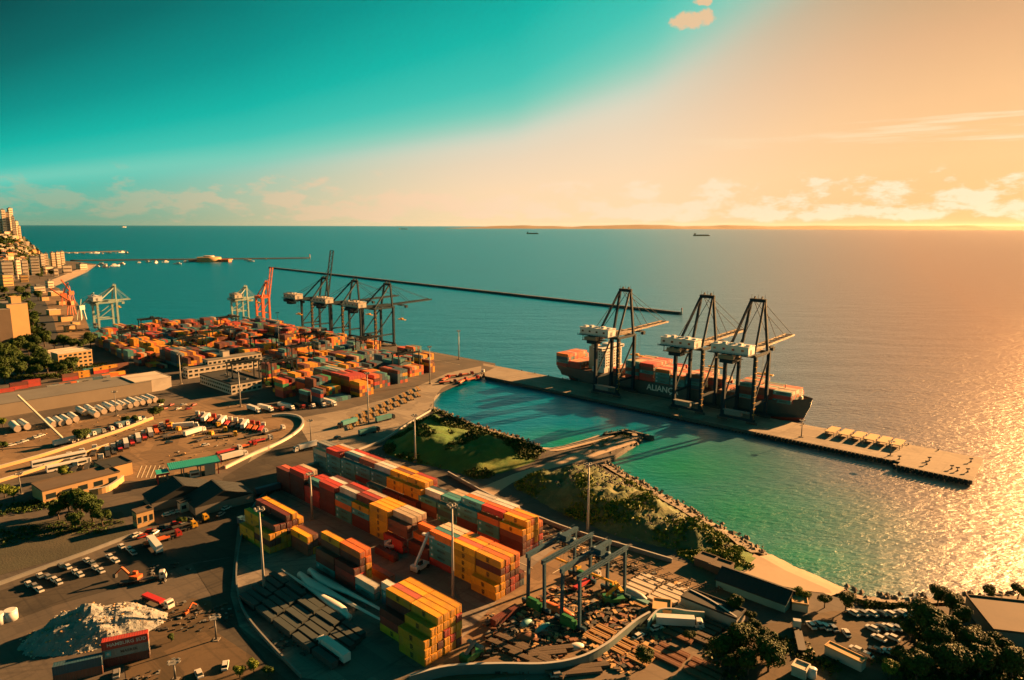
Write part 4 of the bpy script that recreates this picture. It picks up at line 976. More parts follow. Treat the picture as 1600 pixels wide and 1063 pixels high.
for x, y, l_ in ((1065, 491, 'small pale light tower on the right end of the breakwater'), (484, 404, 'small light tower on the end of the distant mole')):
    r = thing('harbour_light', uniq(l_), 'beacon', P(x, y, 3)); k = 1 if x > 1000 else 1.8
    b = MB(); b.tube((0, 0, 0), (0, 0, 7*k), 1.3*k, .9*k); part('tower', b, m_cream, r); b = MB(); b.tube((0, 0, 7*k), (0, 0, 9*k), .9*k, .9*k); part('lantern', b, m_red, r)
# round fort on the mole
r = thing('sea_fort', uniq('round low fort with reddish walls on the distant mole'), 'fort', P(327, 409, 0)); b = MB(); b.tube((0, 0, -1), (0, 0, 16), 42, 40, n=24); part('wall', b, m_tan, r)
b = MB(); b.tube((0, 0, 16), (0, 0, 21), 18, 18, n=16); part('inner_tower', b, m_cream, r)
b = MB(); b.box(30, 75, -14, 14, -1, 9); part('outer_work', b, m_orange, r); b = MB(); b.box(-70, -30, -10, 10, -1, 6); part('landing', b, m_rock, r)
# boats and distant ships
def boat(L_, m1):
    r = thing('boat', 'x', 'boat'); b = MB(); rg_ = []
    for t, w, z in ((0, .7, 0), (.3, 1, 0), (.7, .85, 0), (1, .05, .3)):
        x = (t-.5)*L_; hw = w*L_*.14; rg_.append([(x, -hw*.6, -.5), (x, hw*.6, -.5), (x, hw, L_*.12+z), (x, -hw, L_*.12+z)])
    b.loft(rg_); part('hull', b, m1, r); b = MB(); b.box(-L_*.3, L_*.08, -L_*.08, L_*.08, L_*.12, L_*.26); part('cabin', b, m_cream, r); return r
bp_ = Proto(boat(18, m_white)); rb = random.Random(12)
bl_ = 'small pale boat moored off the distant moles'
for x, y in [(190, 413), (216, 411), (232, 410), (244, 411), (258, 410), (277, 413), (291, 410), (180, 416), (387, 407), (392, 409), (416, 406), (363, 406), (160, 414), (152, 417), (166, 418), (105, 396), (118, 396), (130, 397), (142, 396), (151, 396), (160, 397), (170, 396), (181, 396), (190, 395), (199, 396)]:
    bp_.put(P(x, y, 0), rb.uniform(0, 6), bl_, 'small boats off the distant moles', rb.uniform(.8, 1.7))
bp_.put(P(194, 355.6, 0), 1.0, uniq('tiny pale ship on the horizon at the left'), 'ships near the horizon', 9)
def freighter(x, y, l_, L_):
    r = thing('distant_ship', uniq(l_), 'ship', P(x, y, 0), .02); b = MB(); b.box(-L_/2, L_/2, -15, 15, -1, 11); part('hull', b, m_tan, r); b = MB(); b.box(-L_/2+8, -L_/2+30, -13, 13, 11, 34); part('superstructure', b, m_cream, r); b = MB(); b.box(-L_*.3, L_*.42, -12, 12, 11, 18); part('cargo', b, m_grey, r)
freighter(1096, 369, 'long low freighter out on the bay at the right', 210)
freighter(832, 366, 'small freighter far out in the middle of the bay', 180)
freighter(630, 358.5, 'faint freighter almost on the horizon', 260)
# ------------------------------------------------------------------ buildings
def rect4(pts, z=3.0): return [P(x, y, z)[:2] for x, y in pts]
def facade_windows(A, B_, z0, z1, rows, n, ww=.6, hh=.5, r=None, par=None, off=.05, name='window', m=None):
    "windows of one wall from A to B (outward normal to the right of A->B)"
    A = Vector(A); B_ = Vector(B_); d = (B_-A); ln = d.length; d = d/ln; nn = Vector((d.y, -d.x)); out = []
    sw = ln/n; sh = (z1-z0)/rows; b = MB(); w = sw*ww; h = sh*hh
    b._a([(0, 0, 0), (w, 0, 0), (w, 0, h), (0, 0, h)], [(0, 1, 2, 3)])
    b.box(-.12, w+.12, -.12, .03, -.14, -.02, 1)
    me = b.mesh(name, [m or m_glass, m_cream]); ang = math.atan2(d.y, d.x)
    for j in range(rows):
        for i in range(n):
            c = A+d*(sw*(i+.5)-w/2)+nn*off
            out.append(link(name, me, par, (c.x, c.y, z0+sh*(j+.25)), ang))
    return out
def obox_building(name, label, base, sx, sy, h, ang, mw_, mr, roof='flat', pitch=2.5, rows=0, nx=0, ny=0, group=None, cat='building', parapet=.5, z=3.0, over=.5):
    """base = centre; local x/y footprint; walls, roof, windows as parts"""
    r = thing(name, label, cat, (base[0], base[1], z), ang, group)
    b = MB(); b.box(-sx/2, sx/2, -sy/2, sy/2, 0, h); w_ = part('wall', b, mw_, r)
    b = MB()
    if roof == 'flat':
        b.box(-sx/2-.15, sx/2+.15, -sy/2-.15, sy/2+.15, h+.003, h+.25)
        for x0, x1, y0, y1 in ((-sx/2-.15, sx/2+.15, -sy/2-.15, -sy/2+.2), (-sx/2-.15, sx/2+.15, sy/2-.2, sy/2+.15), (-sx/2-.15, -sx/2+.2, -sy/2+.2, sy/2-.2), (sx/2-.2, sx/2+.15, -sy/2+.2, sy/2-.2)):
            b.box(x0, x1, y0, y1, h+.25, h+.25+parapet)
    else:      # gable along x with sheet ribs
        for s_ in (-1, 1):
            y1 = s_*(sy/2+over)
            b._a([(-sx/2-over, y1, h-.1), (sx/2+over, y1, h-.1), (sx/2+over, 0, h+pitch), (-sx/2-over, 0, h+pitch), (-sx/2-over, y1, h+.12), (sx/2+over, y1, h+.12), (sx/2+over, 0, h+pitch+.2), (-sx/2-over, 0, h+pitch+.2)],
                 [(0, 1, 2, 3), (7, 6, 5, 4), (0, 4, 5, 1), (3, 2, 6, 7), (0, 3, 7, 4), (1, 5, 6, 2)] if s_ > 0 else [(3, 2, 1, 0), (4, 5, 6, 7), (1, 5, 4, 0), (7, 6, 2, 3), (4, 7, 3, 0), (2, 6, 5, 1)])
            n_ = min(60, int(sx/2.5))
            for i in range(n_+1):
                x = -sx/2+i*sx/n_; b.beam((x, y1*.99, h+.17), (x, s_*.1, h+pitch+.22), .18, .1)
        for x in (-sx/2, sx/2): b._a([(x, -sy/2, h), (x, sy/2, h), (x, 0, h+pitch)], [(0, 1, 2)])
        b.box(-sx/2-over, sx/2+over, -.4, .4, h+pitch+.16, h+pitch+.34)
    rf_ = part('roof', b, mr, r)
    if rows:
        if nx: facade_windows((-sx/2, -sy/2), (sx/2, -sy/2), .6, h-.4, rows, nx, par=r)
        if ny: facade_windows((sx/2, -sy/2), (sx/2, sy/2), .6, h-.4, rows, ny, par=r)
    return r, rf_
def bpx(name, label, corner, sx, sy, h, ang, mw_, mr, **k):
    "building whose near corner (local +x,-y) stands at the ground pixel"
    w = P(*corner); ca_, sa_ = math.cos(ang), math.sin(ang); cx, cy = -sx/2, sy/2
    return obox_building(name, label, (w[0]+cx*ca_-cy*sa_, w[1]+cx*sa_+cy*ca_), sx, sy, h, ang, mw_, mr, **k)
# white office with flat dark roof and its taller rear wing
r, rf_ = bpx('office_building', uniq('white office block with a flat dark roof behind the truck park'), (362, 617), 55, 25, 7.5, UA, m_cream, m_slate, rows=2, nx=16, ny=6, parapet=.9)
for x, y in ((-10, 2), (8, -4), (18, 5)):
    b = MB(); b.box(x-1.5, x+1.5, y-1, y+1, 7.75, 9); part('roof_unit', b, m_grey, rf_)
bpx('office_building', uniq('long cream office wing with stair tower behind the flat-roofed office'), (294, 592), 10, 78, 8, UA, m_cream, m_groof, rows=2, ny=16, nx=2)
bpx('office_building', uniq('taller right half of the cream office wing'), (326, 585.5), 10.6, 50, 12, UA, m_cream, m_groof, rows=3, ny=12, nx=2)
bpx('stair_tower', uniq('square cream stair tower rising from the cream office wing'), (350, 579), 7, 6, 17, UA, m_cream, m_groof)
# grey warehouse
WX = Q(AB(238, 613)[0], AB(238, 613)[1]-190); WPX = None
obx_ = lambda n_, l_, c, sx, sy, h, a, mw_, mr, **k: obox_building(n_, l_, (c[0]-sx/2*math.cos(a)-sy/2*math.sin(a), c[1]-sx/2*math.sin(a)+sy/2*math.cos(a)), sx, sy, h, a, mw_, mr, **k)
obx_('warehouse', uniq('very long low warehouse with a grey roof on the left'), WX, 34, 190, 9, UA, mat('warehouse_wall', (.26, .22, .17), .8, .1, .1), m_groof, parapet=.1)
w = bpx('warehouse', uniq('end bay coloured as sunlit at the right end of the grey warehouse'), (212, 617), 30, 27, 9.6, UA, m_cream, m_cream, parapet=.2)  # sunlit end of the warehouse roof, its light put into the cream colour
# tan block behind it, wing with pale roof
bpx('tan_building', uniq('tan windowless blocky building left of the far terminal'), (93, 580), 15, 28, 15, UA+.1, m_tan, m_cream, rows=4, ny=7)
bpx('tan_building', uniq('low building with pale flat roof behind the tan block'), (72, 566), 16, 34, 8, UA+.1, m_grey, m_cream)
# big silo tower at the left edge
bpx('grain_tower', uniq('tall ochre tower block at the left edge'), (18, 544), 34, 19, 46, UA+.1, m_tan, m_groof)
r, _ = bpx('grain_tower', uniq('narrow ochre lift tower on the corner of the tall block'), (26, 542.5), 9, 9, 53, UA+.1, m_tan, m_tan)
bpx('grain_tower', uniq('lower brown wing in front of the ochre tower'), (2, 548), 12, 12, 42, UA+.1, m_brown, m_groof)
# teal canopy gate
def canopy():
    r = thing('gate_canopy', uniq('teal-roofed gate canopy with red fascia at the truck park'), 'canopy', P(302, 742), math.radians(33))
    b = MB(); b.box(-11.5, 13, -5.6, 5.6, 6.2, 6.8)
    for i in range(24): b.box(-11.3+i*1.03, -11.2+i*1.03, -5.6, 5.6, 6.8, 6.87)
    part('roof', b, m_tealroof, r)
    b = MB(); b.box(-17.5, -11.7, -7.0, .6, 5.2, 5.8); part('side_roof', b, m_tealroof, r)
    b = MB(); b.box(-17.6, -11.6, -7.15, -7.02, 4.9, 5.9); part('fascia', b, m_red, r)
    b = MB(); b.box(13.02, 13.2, -5.7, 5.7, 4.6, 6.9); part('fascia', b, m_red, r)
    for x in (-17, -12.4, -5, 3, 11.5):
        for y in (-5.2, 4.8 if x > -12 else .2):
            b = MB(); b.box(x-.25, x+.25, y-.25, y+.25, 0, 6.2 if x > -12 else 5.2); part('column', b, m_red if x in (-17, 11.5) else m_grey, r)
    b = MB(); b.box(-2, 2.5, -4.8, -2.2, 0, 3.2); bb = part('booth', b, m_white, r); b = MB(); b.box(-1.6, 2.1, -4.86, -4.81, 1.2, 2.4); part('window', b, m_glass, bb)
    b = MB(); b.box(5, 9.5, -5.2, -4.6, 0, 6.1); b.box(9.6, 10.1, -5.2, 3.5, 0, 6.1); part('side_wall', b, m_cream, r)
canopy()
# dark sheds by the gate and on the left
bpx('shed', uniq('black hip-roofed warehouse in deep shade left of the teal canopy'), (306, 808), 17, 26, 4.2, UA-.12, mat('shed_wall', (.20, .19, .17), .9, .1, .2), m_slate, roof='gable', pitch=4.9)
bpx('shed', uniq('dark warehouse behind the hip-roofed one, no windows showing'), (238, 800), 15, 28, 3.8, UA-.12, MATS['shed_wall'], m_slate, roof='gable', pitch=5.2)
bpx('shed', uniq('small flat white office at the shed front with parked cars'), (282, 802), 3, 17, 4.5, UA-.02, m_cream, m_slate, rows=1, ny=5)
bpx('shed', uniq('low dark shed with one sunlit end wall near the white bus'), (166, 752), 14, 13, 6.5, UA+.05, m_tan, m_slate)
bpx('house', uniq('long low house with a brown roof and lit wall at the far left'), (68, 788), 15, 34, 6, UA+.05, m_tan, m_brown, rows=1, ny=5)
bpx('house', uniq('low brown-roofed shed right of the long low house'), (122, 768), 13, 18, 5, UA+.05, m_tan, m_brown)
bpx('house', uniq('small ruin-like shed with three arches beside the dark trees'), (215, 826), 5, 7, 6.5, UA, m_tan, m_brown, rows=1, nx=2, ny=3)
# lower right sheds
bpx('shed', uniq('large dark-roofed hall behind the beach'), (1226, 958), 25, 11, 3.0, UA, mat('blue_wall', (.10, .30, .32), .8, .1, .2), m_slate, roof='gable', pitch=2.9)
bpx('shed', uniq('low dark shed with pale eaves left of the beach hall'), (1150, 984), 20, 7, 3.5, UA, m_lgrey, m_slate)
bpx('shed', uniq('brown tiled low roof next to the scrap yard'), (1134, 903), 7, 7, 2.6, UA, m_brown, m_brown)
bpx('shed', uniq('brown flat roof between the trailers and the brown tiled roof'), (1110, 893), 7, 7, 2.6, UA, m_brown, m_brown)
bpx('shed', uniq('triangular-looking tan roofed shed at the curved wall'), (1048, 968), 6, 7, 2.5, UA+.5, m_tan, m_tan)
bpx('shed', uniq('tiny beach hut among the shore trees'), (1262, 958), 5, 9, 2.5, UA+.4, m_cream, m_tan)
bpx('hall', uniq('huge hall with a brown flat roof at the right edge'), (1550, 1006), 21, 40, 4.5, math.radians(-103), m_grey, m_brown)
w = P(1322, 1040); obox_building('block', uniq('narrow white-edged building with a tan roof between the parked cars'), (w[0]+.5, w[1]+2), 11, 3.2, 2.8, math.radians(-50), m_lgrey, m_tan, cat='building', parapet=.3)
w = P(1272, 1060); r = thing('water_tank', uniq('round white tank at the bottom edge of the picture'), 'tank', P(1268, 1058)); b = MB(); b.tube((0, 0, 0), (0, 0, 2.6), 1.3, n=20); b.tube((0, 0, 2.6), (0, 0, 3.0), 1.4, .7, n=20); part('shell', b, m_white, r)
bpx('block', uniq('small cream flat roof beside the round tank'), (1258, 1064), 4, 4, 2.5, math.radians(-40), m_cream, m_cream)
# two round tanks at the left edge
for x, y, w_ in ((17, 968, 'right one'), (-2, 974, 'cut by the picture edge')):
    r = thing('storage_tank', uniq(f'round white-topped tank at the lower left, {w_}'), 'tank', P(x, y), 0, 'round tanks at the lower left'); b = MB(); b.tube((0, 0, 0), (0, 0, 3.2), 2.1, n=20); b.tube((0, 0, 3.2), (0, 0, 3.5), 2.1, 1.7, n=20); part('shell', b, m_white, r)
# walls
def wall(name, label, pts, h, m, w=.35, cope=None):
    W_ = [Vector(P(x, y)[:2]) for x, y in pts]; L_ = []
    for i in range(len(W_)-1):      # Catmull-Rom through the corner points
        p0 = W_[max(i-1, 0)]; p1 = W_[i]; p2_ = W_[i+1]; p3 = W_[min(i+2, len(W_)-1)]
        for k in range(6):
            t = k/6; L_.append(.5*((2*p1)+(p2_-p0)*t+(2*p0-5*p1+4*p2_-p3)*t*t+(3*p1-p0-3*p2_+p3)*t**3))
    L_.append(W_[-1]); rows = []; rc = []
    for i, p in enumerate(L_):
        d = (L_[min(i+1, len(L_)-1)]-L_[max(i-1, 0)]).normalized(); s_ = Vector((-d.y, d.x))*w/2
        rows.append([(p.x-s_.x, p.y-s_.y, 2.9), (p.x-s_.x, p.y-s_.y, 3+h), (p.x+s_.x, p.y+s_.y, 3+h), (p.x+s_.x, p.y+s_.y, 2.9)])
        s2 = s_*1.7; rc.append([(p.x-s2.x, p.y-s2.y, 3+h), (p.x-s2.x, p.y-s2.y, 3.15+h), (p.x+s2.x, p.y+s2.y, 3.15+h), (p.x+s2.x, p.y+s2.y, 3+h)])
    r = thing(name, uniq(label), 'wall'); b = MB(); b.loft(rows); part('wall', b, m, r)
    b = MB(); b.loft(rc); part('coping', b, cope or m_lgrey, r); return r
wall('boundary_wall', 'curving blue-grey wall along the bottom of the scrap yard', [(640, 1072), (700, 1056), (780, 1052), (850, 1052), (905, 1042), (945, 1022), (975, 998), (995, 982), (1015, 970)], 3.2, mat('wall_blue', (.09, .16, .17), .8, .1, .3), w=.5)
wall('boundary_wall', 'short teal wall round the corner by the tan shed', [(1012, 985), (1028, 968), (1050, 966), (1075, 970), (1100, 972)], 3.5, MATS['blue_wall'])
wall('boundary_wall', 'teal-white wall below the brown roofs', [(1078, 938), (1110, 955), (1140, 975), (1150, 982)], 4, MATS['blue_wall'])
wall('boundary_wall', 'sunlit curved wall around the truck park', [(352, 733), (395, 712), (440, 692), (466, 675), (474, 662), (466, 653), (445, 650), (425, 652)], 1.6, m_cream, w=.8)
wall('boundary_wall', 'dark wall along the curved edge of the container yard', [(470, 730), (440, 755), (405, 782), (388, 812), (376, 850), (370, 890), (372, 930), (385, 965), (420, 1008), (470, 1060)], 1.3, m_grey, w=.3, cope=m_grey)
wall('boundary_wall', 'pale garden wall along the road at the lower left', [(-20, 922), (60, 893), (130, 868), (190, 845), (212, 838)], 1.4, m_grey, w=.3, cope=m_grey)
wall('boundary_wall', 'upper railway wall left of the truck park', [(-20, 738), (60, 716), (120, 697), (185, 676), (240, 655)], 1.8, m_tan, w=.5)
wall('boundary_wall', 'lower railway wall left of the truck park', [(-20, 760), (60, 735), (115, 716), (170, 697)], 1.6, m_tan, w=.5)
wall('boundary_wall', 'sunlit yellow wall beside the dark sheds', [(140, 775), (170, 768), (193, 752)], 3.0, m_tan, w=.8)
wall('boundary_wall', 'low fence wall along the quay road by the grassy mound', [(560, 704), (600, 688), (640, 662), (676, 641)], 1.0, m_lgrey, w=.4)
wall('boundary_wall', 'low wall between trailers and rubble hill', [(700, 742), (760, 775), (830, 808), (900, 835), (990, 862), (1050, 880)], 1.8, m_grey, w=.4)
# railway tracks
b = MB()
for off in (0, 6, 12):
    for s_ in (0, 1.6):
        A = Vector(P(-20, 752)[:2]); B_ = Vector(P(215, 672)[:2]); d = (B_-A).normalized(); n_ = Vector((d.y, -d.x)); a = A+n_*(off+s_-6); c = B_+n_*(off+s_-6)
        b.beam((a.x, a.y, 3.22), (c.x, c.y, 3.22), .12, .16)
o = link('rail_track', b.mesh('rail_track', m_brown), kind='structure')
# ------------------------------------------------------------------ the city on the left
rc_ = random.Random(40)
def hill():
    b = MB(); xs_ = np.linspace(-5100, -1100, 90); ys_ = np.linspace(1500, 3900, 60); Zg = np.zeros((60, 90))
    cl = [(-1004, 1503), (-1155, 1871), (-1376, 2267), (-1700, 2500), (-2060, 2950), (-2420, 3500), (-3600, 3900), (-5200, 3900)]
    for j, y in enumerate(ys_):
        for i, x in enumerate(xs_):
            cx = np.interp(y, [1503, 1871, 2267, 2500, 2950, 3500, 3900], [-1004, -1155, -1376, -1700, -2060, -2420, -3600]); d = cx-x
            t = min(1, max(0, (d-130)/150)); t = t*t*(3-2*t); ty = min(1, max(0, (y-1850)/300))
            Zg[j, i] = 2.5+t*ty*(116+14*mnoise.noise(Vector((x*.004, y*.004, 1)))) if d > 0 else -3
    for j in range(60):
        for i in range(90): b.v.append((float(xs_[i]), float(ys_[j]), float(Zg[j, i])))
    for j in range(59):
        for i in range(89):
            if max(Zg[j, i], Zg[j, i+1], Zg[j+1, i], Zg[j+1, i+1]) > 2.6: b.f.append((j*90+i, j*90+i+1, (j+1)*90+i+1, (j+1)*90+i)); b.m.append(0); b.sm.append(True)
    struct('city_hill', b, m_hill)
    def hz(x, y):
        i = (x-xs_[0])/(xs_[1]-xs_[0]); j = (y-ys_[0])/(ys_[1]-ys_[0])
        if not (0 <= i < 89 and 0 <= j < 59): return 3.0
        i0, j0 = int(i), int(j); u_, v_ = i-i0, j-j0
        return float((Zg[j0, i0]*(1-u_)+Zg[j0, i0+1]*u_)*(1-v_)+(Zg[j0+1, i0]*(1-u_)+Zg[j0+1, i0+1]*u_)*v_)
    return hz
hzc = hill()
def ray_hill(x, y):      # where a pixel's sight line meets the hill
    d = _F+CR*(x-800)/FOC+CU*(531.5-y)/FOC
    for k in range(700, 6000, 12):
        w = CAM+d*k
        if w[2] <= max(3.0, hzc(w[0], w[1])): return float(w[0]), float(w[1]), max(3.0, hzc(w[0], w[1]))
    return None
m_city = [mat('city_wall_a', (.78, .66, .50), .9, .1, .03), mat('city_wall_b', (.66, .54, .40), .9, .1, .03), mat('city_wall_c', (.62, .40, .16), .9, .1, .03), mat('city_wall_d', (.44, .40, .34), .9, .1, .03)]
m_cityglass = mat('facade_glass', (.16, .11, .07), .5, .1, .05)
def tower(x, ytop, ybase, wpx, label, mi, ratio=.7, name='city_block', ang=None, group='buildings of the distant city', rows=None):
    w = ray_hill(x, ybase)
    if not w: print('nohill', label); return
    dist = w[1]; s_ = FOC/dist; h = (ybase-ytop)/s_; sx = wpx/s_/1.25; sy = sx*ratio; ang = UA+rc_.uniform(-.15, .15) if ang is None else ang
    r = thing(name, uniq(label), 'building', (w[0], w[1], w[2]-2), ang, group)
    b = MB(); b.box(-sx/2, sx/2, -sy/2, sy/2, 0, h+2); part('wall', b, m_city[mi], r)
    b = MB(); b.box(-sx/2-.3, sx/2+.3, -sy/2-.3, sy/2+.3, h+2, h+3); b.box(-sx*.2, sx*.2, -sy*.2, sy*.2, h+3, h+6); part('roof', b, m_groof, r)
    b = MB(); nf = rows or max(2, int(h/7))      # rows of balconies and window bands
    for k in range(nf):
        z = 4+k*(h-2)/nf; b.box(sx/2+.02, sx/2+.25, -sy/2+1, sy/2-1, z, z+(h/nf)*.28); b.box(-sx/2+1, sx/2-1, -sy/2-.25, -sy/2-.02, z, z+(h/nf)*.28)
    part('window_band', b, m_cityglass, r, kind='stuff'); return r
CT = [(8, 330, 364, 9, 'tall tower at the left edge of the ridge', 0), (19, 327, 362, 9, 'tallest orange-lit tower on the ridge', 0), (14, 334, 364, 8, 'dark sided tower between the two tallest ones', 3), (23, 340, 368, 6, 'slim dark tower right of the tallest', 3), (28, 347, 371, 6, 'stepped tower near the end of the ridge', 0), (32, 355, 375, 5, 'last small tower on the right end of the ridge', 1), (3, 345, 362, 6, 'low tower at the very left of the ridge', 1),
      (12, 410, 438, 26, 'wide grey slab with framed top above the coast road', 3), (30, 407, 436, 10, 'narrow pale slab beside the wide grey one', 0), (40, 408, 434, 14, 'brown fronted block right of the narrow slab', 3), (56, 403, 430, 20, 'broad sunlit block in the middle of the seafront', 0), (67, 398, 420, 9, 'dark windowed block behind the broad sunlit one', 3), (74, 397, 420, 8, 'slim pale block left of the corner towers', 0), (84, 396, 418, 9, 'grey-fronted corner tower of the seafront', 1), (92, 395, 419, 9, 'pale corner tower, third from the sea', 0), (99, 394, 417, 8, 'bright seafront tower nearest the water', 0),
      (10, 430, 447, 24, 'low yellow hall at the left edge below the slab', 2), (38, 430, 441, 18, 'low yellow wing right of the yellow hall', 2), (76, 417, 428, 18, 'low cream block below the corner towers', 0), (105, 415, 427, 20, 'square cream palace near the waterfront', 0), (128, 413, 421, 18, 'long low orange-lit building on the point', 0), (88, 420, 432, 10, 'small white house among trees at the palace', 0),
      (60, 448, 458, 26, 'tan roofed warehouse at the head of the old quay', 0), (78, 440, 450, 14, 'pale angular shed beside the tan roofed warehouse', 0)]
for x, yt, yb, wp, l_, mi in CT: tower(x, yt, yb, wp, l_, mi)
hsl = 'small sunlit house crowded on the distant hillside'
hp = []
for mi in range(4):
    r = thing('hillside_house', 'x', 'building'); b = MB(); b.box(-9, 9, -7, 7, -6, 9); part('wall', b, m_city[mi], r); b = MB(); b.box(-9.5, 9.5, -7.5, 7.5, 9, 9.8); part('roof', b, [m_brown, m_groof, m_orange, m_cream][mi], r); hp.append(Proto(r))
for k in range(150):
    x = rc_.uniform(0, 62); y = rc_.uniform(366, 412)
    if y < 366+max(0, x-30)*.9: continue
    w = ray_hill(x, y)
    if w: hp[k % 4].put((w[0], w[1], w[2]), UA+rc_.uniform(-.3, .3), hsl, 'houses crowded on the distant hillside', rc_.uniform(.45, .95))
hs_ = []
for k in range(1500):
    x = rc_.uniform(-5, 66); y = rc_.uniform(364, 430)
    if y < 364+max(0, x-30)*.9: continue
    w = ray_hill(x, y)
    if w and mnoise.noise(Vector((w[0]*.008, w[1]*.008, 1))) > -.15: hs_.append((w[0], w[1], w[2], rc_.uniform(3, 9)))
for k in range(500):
    x = rc_.uniform(-5, 88); y = rc_.uniform(440, 545)
    if x > 36+(y-440)*.42 or (x < 40 and 470 < y): continue
    w = P(x, y)
    if mnoise.noise(Vector((w[0]*.02, w[1]*.02, 2))) > -.1: hs_.append((w[0], w[1], 3, rc_.uniform(2, 6)))
HILLS = hs_
# old quay strip: low sheds, vehicles and small cranes between the city and the terminal
QL = [(88, 462, 30, 9, 'cream roofed shed on the old quay, farthest'), (70, 470, 16, 8, 'dark gabled shed on the old quay below the farthest'), (98, 476, 22, 7, 'brown shed near the orange dock cranes'), (84, 492, 26, 9, 'brown roofed shed in the middle of the old quay'), (103, 502, 28, 8, 'tan shed toward the near end of the old quay'), (110, 518, 24, 9, 'pale edged shed at the near end of the old quay'), (118, 508, 18, 5, 'low sandy platform building at the quay corner')]
for x, y, wp, h, l_ in QL:
    w = P(x, y); s_ = FOC/w[1]; obox_building('quay_shed', uniq(l_), w, wp/s_*.62, wp/s_*.42, h*.8, UA+1.7, m_tan, rc_.choice((m_brown, m_cream, m_groof)), group='sheds on the old quay')
def dock_crane(x, y, l_, m, h=38):
    r = thing('dock_crane', uniq(l_), 'crane', P(x, y), rc_.uniform(0, 6), 'small dock cranes on the old quay')
    for a in (-4, 4):
        for c in (-4, 4): b = MB(); b.beam((a, c, 0), (a*.6, c*.6, 14), .8, .8); part('leg', b, m, r)
    b = MB(); b.box(-4, 4, -3, 3, 14, 20); part('cab', b, m, r); b = MB(); b.beam((0, 0, 19), (0, 26, h), 1.2, 1.4); part('jib', b, m, r); b = MB(); b.beam((0, 0, 20), (0, 2, h*.75), .8, .8); b.beam((0, 2, h*.75), (0, 26, h), .25, .25); part('mast', b, m, r)
for x, y, l_, m in ((101, 478, 'orange dock crane at the left on the old quay', m_orange), (112, 474, 'bright orange dock crane closest to the water', m_orange), (112, 492, 'rusty orange dock crane by the quay corner', m_orange), (128, 500, 'pale slanted dock crane with green base', m_wcrane)): dock_crane(x, y, l_, m)
sheet('old_quay_yard', p2([(60, 460), (92, 450), (102, 462), (120, 472), (128, 486), (142, 520), (128, 530), (95, 532), (80, 500)]), m_dirt, 3)
sheet('seafront_road', p2([(88, 446), (133, 425), (148, 414), (138, 414), (112, 425), (70, 442)]), m_sand, 3)
sheet('avenue', p2([(35, 470), (52, 452), (66, 462), (84, 500), (92, 534), (60, 540), (45, 500)]), m_slate, 3)
# marine wind tower sections (white tubes)
m_tube = mat('white_gelcoat', (.70, .72, .70), .35, .06, .3, dirt=(.5, .45, .4), dirtamt=.2)
def tube_section(L_, R_):
    r = thing('tower_section', 'x', 'tower section'); b = MB(); b.tube((-L_/2, 0, R_+.4), (L_/2, 0, R_+.4), R_, n=20, cap=False); part('shell', b, m_tube, r)
    for s_ in (-1, 1):
        b = MB(); b.tube((s_*L_/2-.12, 0, R_+.4), (s_*L_/2+.12, 0, R_+.4), R_+.07, n=20, cap=False); b.tube((s_*L_/2, 0, R_+.4), (s_*(L_/2+.02), 0, R_+.4), R_*.97, n=20); part('end_cover', b, mat('tube_end', (.5, .42, .34), .8, .1, .5), r)
    for x in (-L_*.3, L_*.3): b = MB(); b.box(x-.3, x+.3, -R_*.7, R_*.7, 0, .9); part('cradle', b, m_yel, r)
    return r
tp = Proto(tube_section(17, 2.2)); k = 0
for x, y in [(24, 672), (38, 669), (80, 665), (92, 663), (103, 661), (115, 657), (128, 647), (141, 645), (146, 650), (158, 645), (170, 641), (181, 639), (190, 637), (199, 636), (208, 633), (218, 631), (228, 629), (237, 627)]:
    tp.put(P(x, y), UA+rc_.uniform(-.04, .04), uniq(f'white tower section lying before the grey warehouse, {ORD[k]} from the left'), 'white tower sections laid out before the grey warehouse', rc_.uniform(.85, 1.0)); k += 1
# turbine blades, pale teal, lying between the yard blocks
def blade(L_):
    r = thing('turbine_blade', 'x', 'turbine blade'); rg_ = []
    for t in [0, .04, .1, .2, .3, .45, .6, .8, .95, 1]:
        c = (1.15 if t < .06 else 1.0+1.35*math.exp(-((t-.24)/.17)**2)) if t < .9 else .35; c *= (1-.62*t); th = 1.15*(1-t)**1.3+.12
        rg_.append([(t*L_, math.cos(a)*c-.5*c*(t > .06), 1.5+math.sin(a)*th) for a in [2*math.pi*i/12 for i in range(12)]])
    b = MB(); b.loft(rg_, sm=True); part('shell', b, m_tube, r); b = MB(); b.box(2, 3, -1.2, 1.2, 0, .6); b.box(L_*.6, L_*.6+1, -1, 1, 0, .9); part('cradle', b, m_grey, r); return r
A = P(546, 968, 4); B_ = P(440, 892, 4); bl3 = blade(math.dist(A[:2], B_[:2])); bpz = Proto(bl3)
def put_blade(p, q_, l_, n):
    A = P(*p, 4); B_ = P(*q_, 4); L_ = math.dist(A[:2], B_[:2]); bpz.put((A[0], A[1], 3.05+n*.0), math.atan2(B_[1]-A[1], B_[0]-A[0]), uniq(l_), 'turbine blades laid on the dark yard floor', (L_/math.dist(P(546, 968, 4)[:2], P(440, 892, 4)[:2]), 1, 1))
put_blade((546, 968), (440, 892), 'front turbine blade with its wide root to the right', 0)
put_blade((468, 900), (622, 985), 'middle turbine blade with its thin end at the corner block', 0)
put_blade((484, 894), (640, 978), 'rear turbine blade nearest the maroon containers', 0)
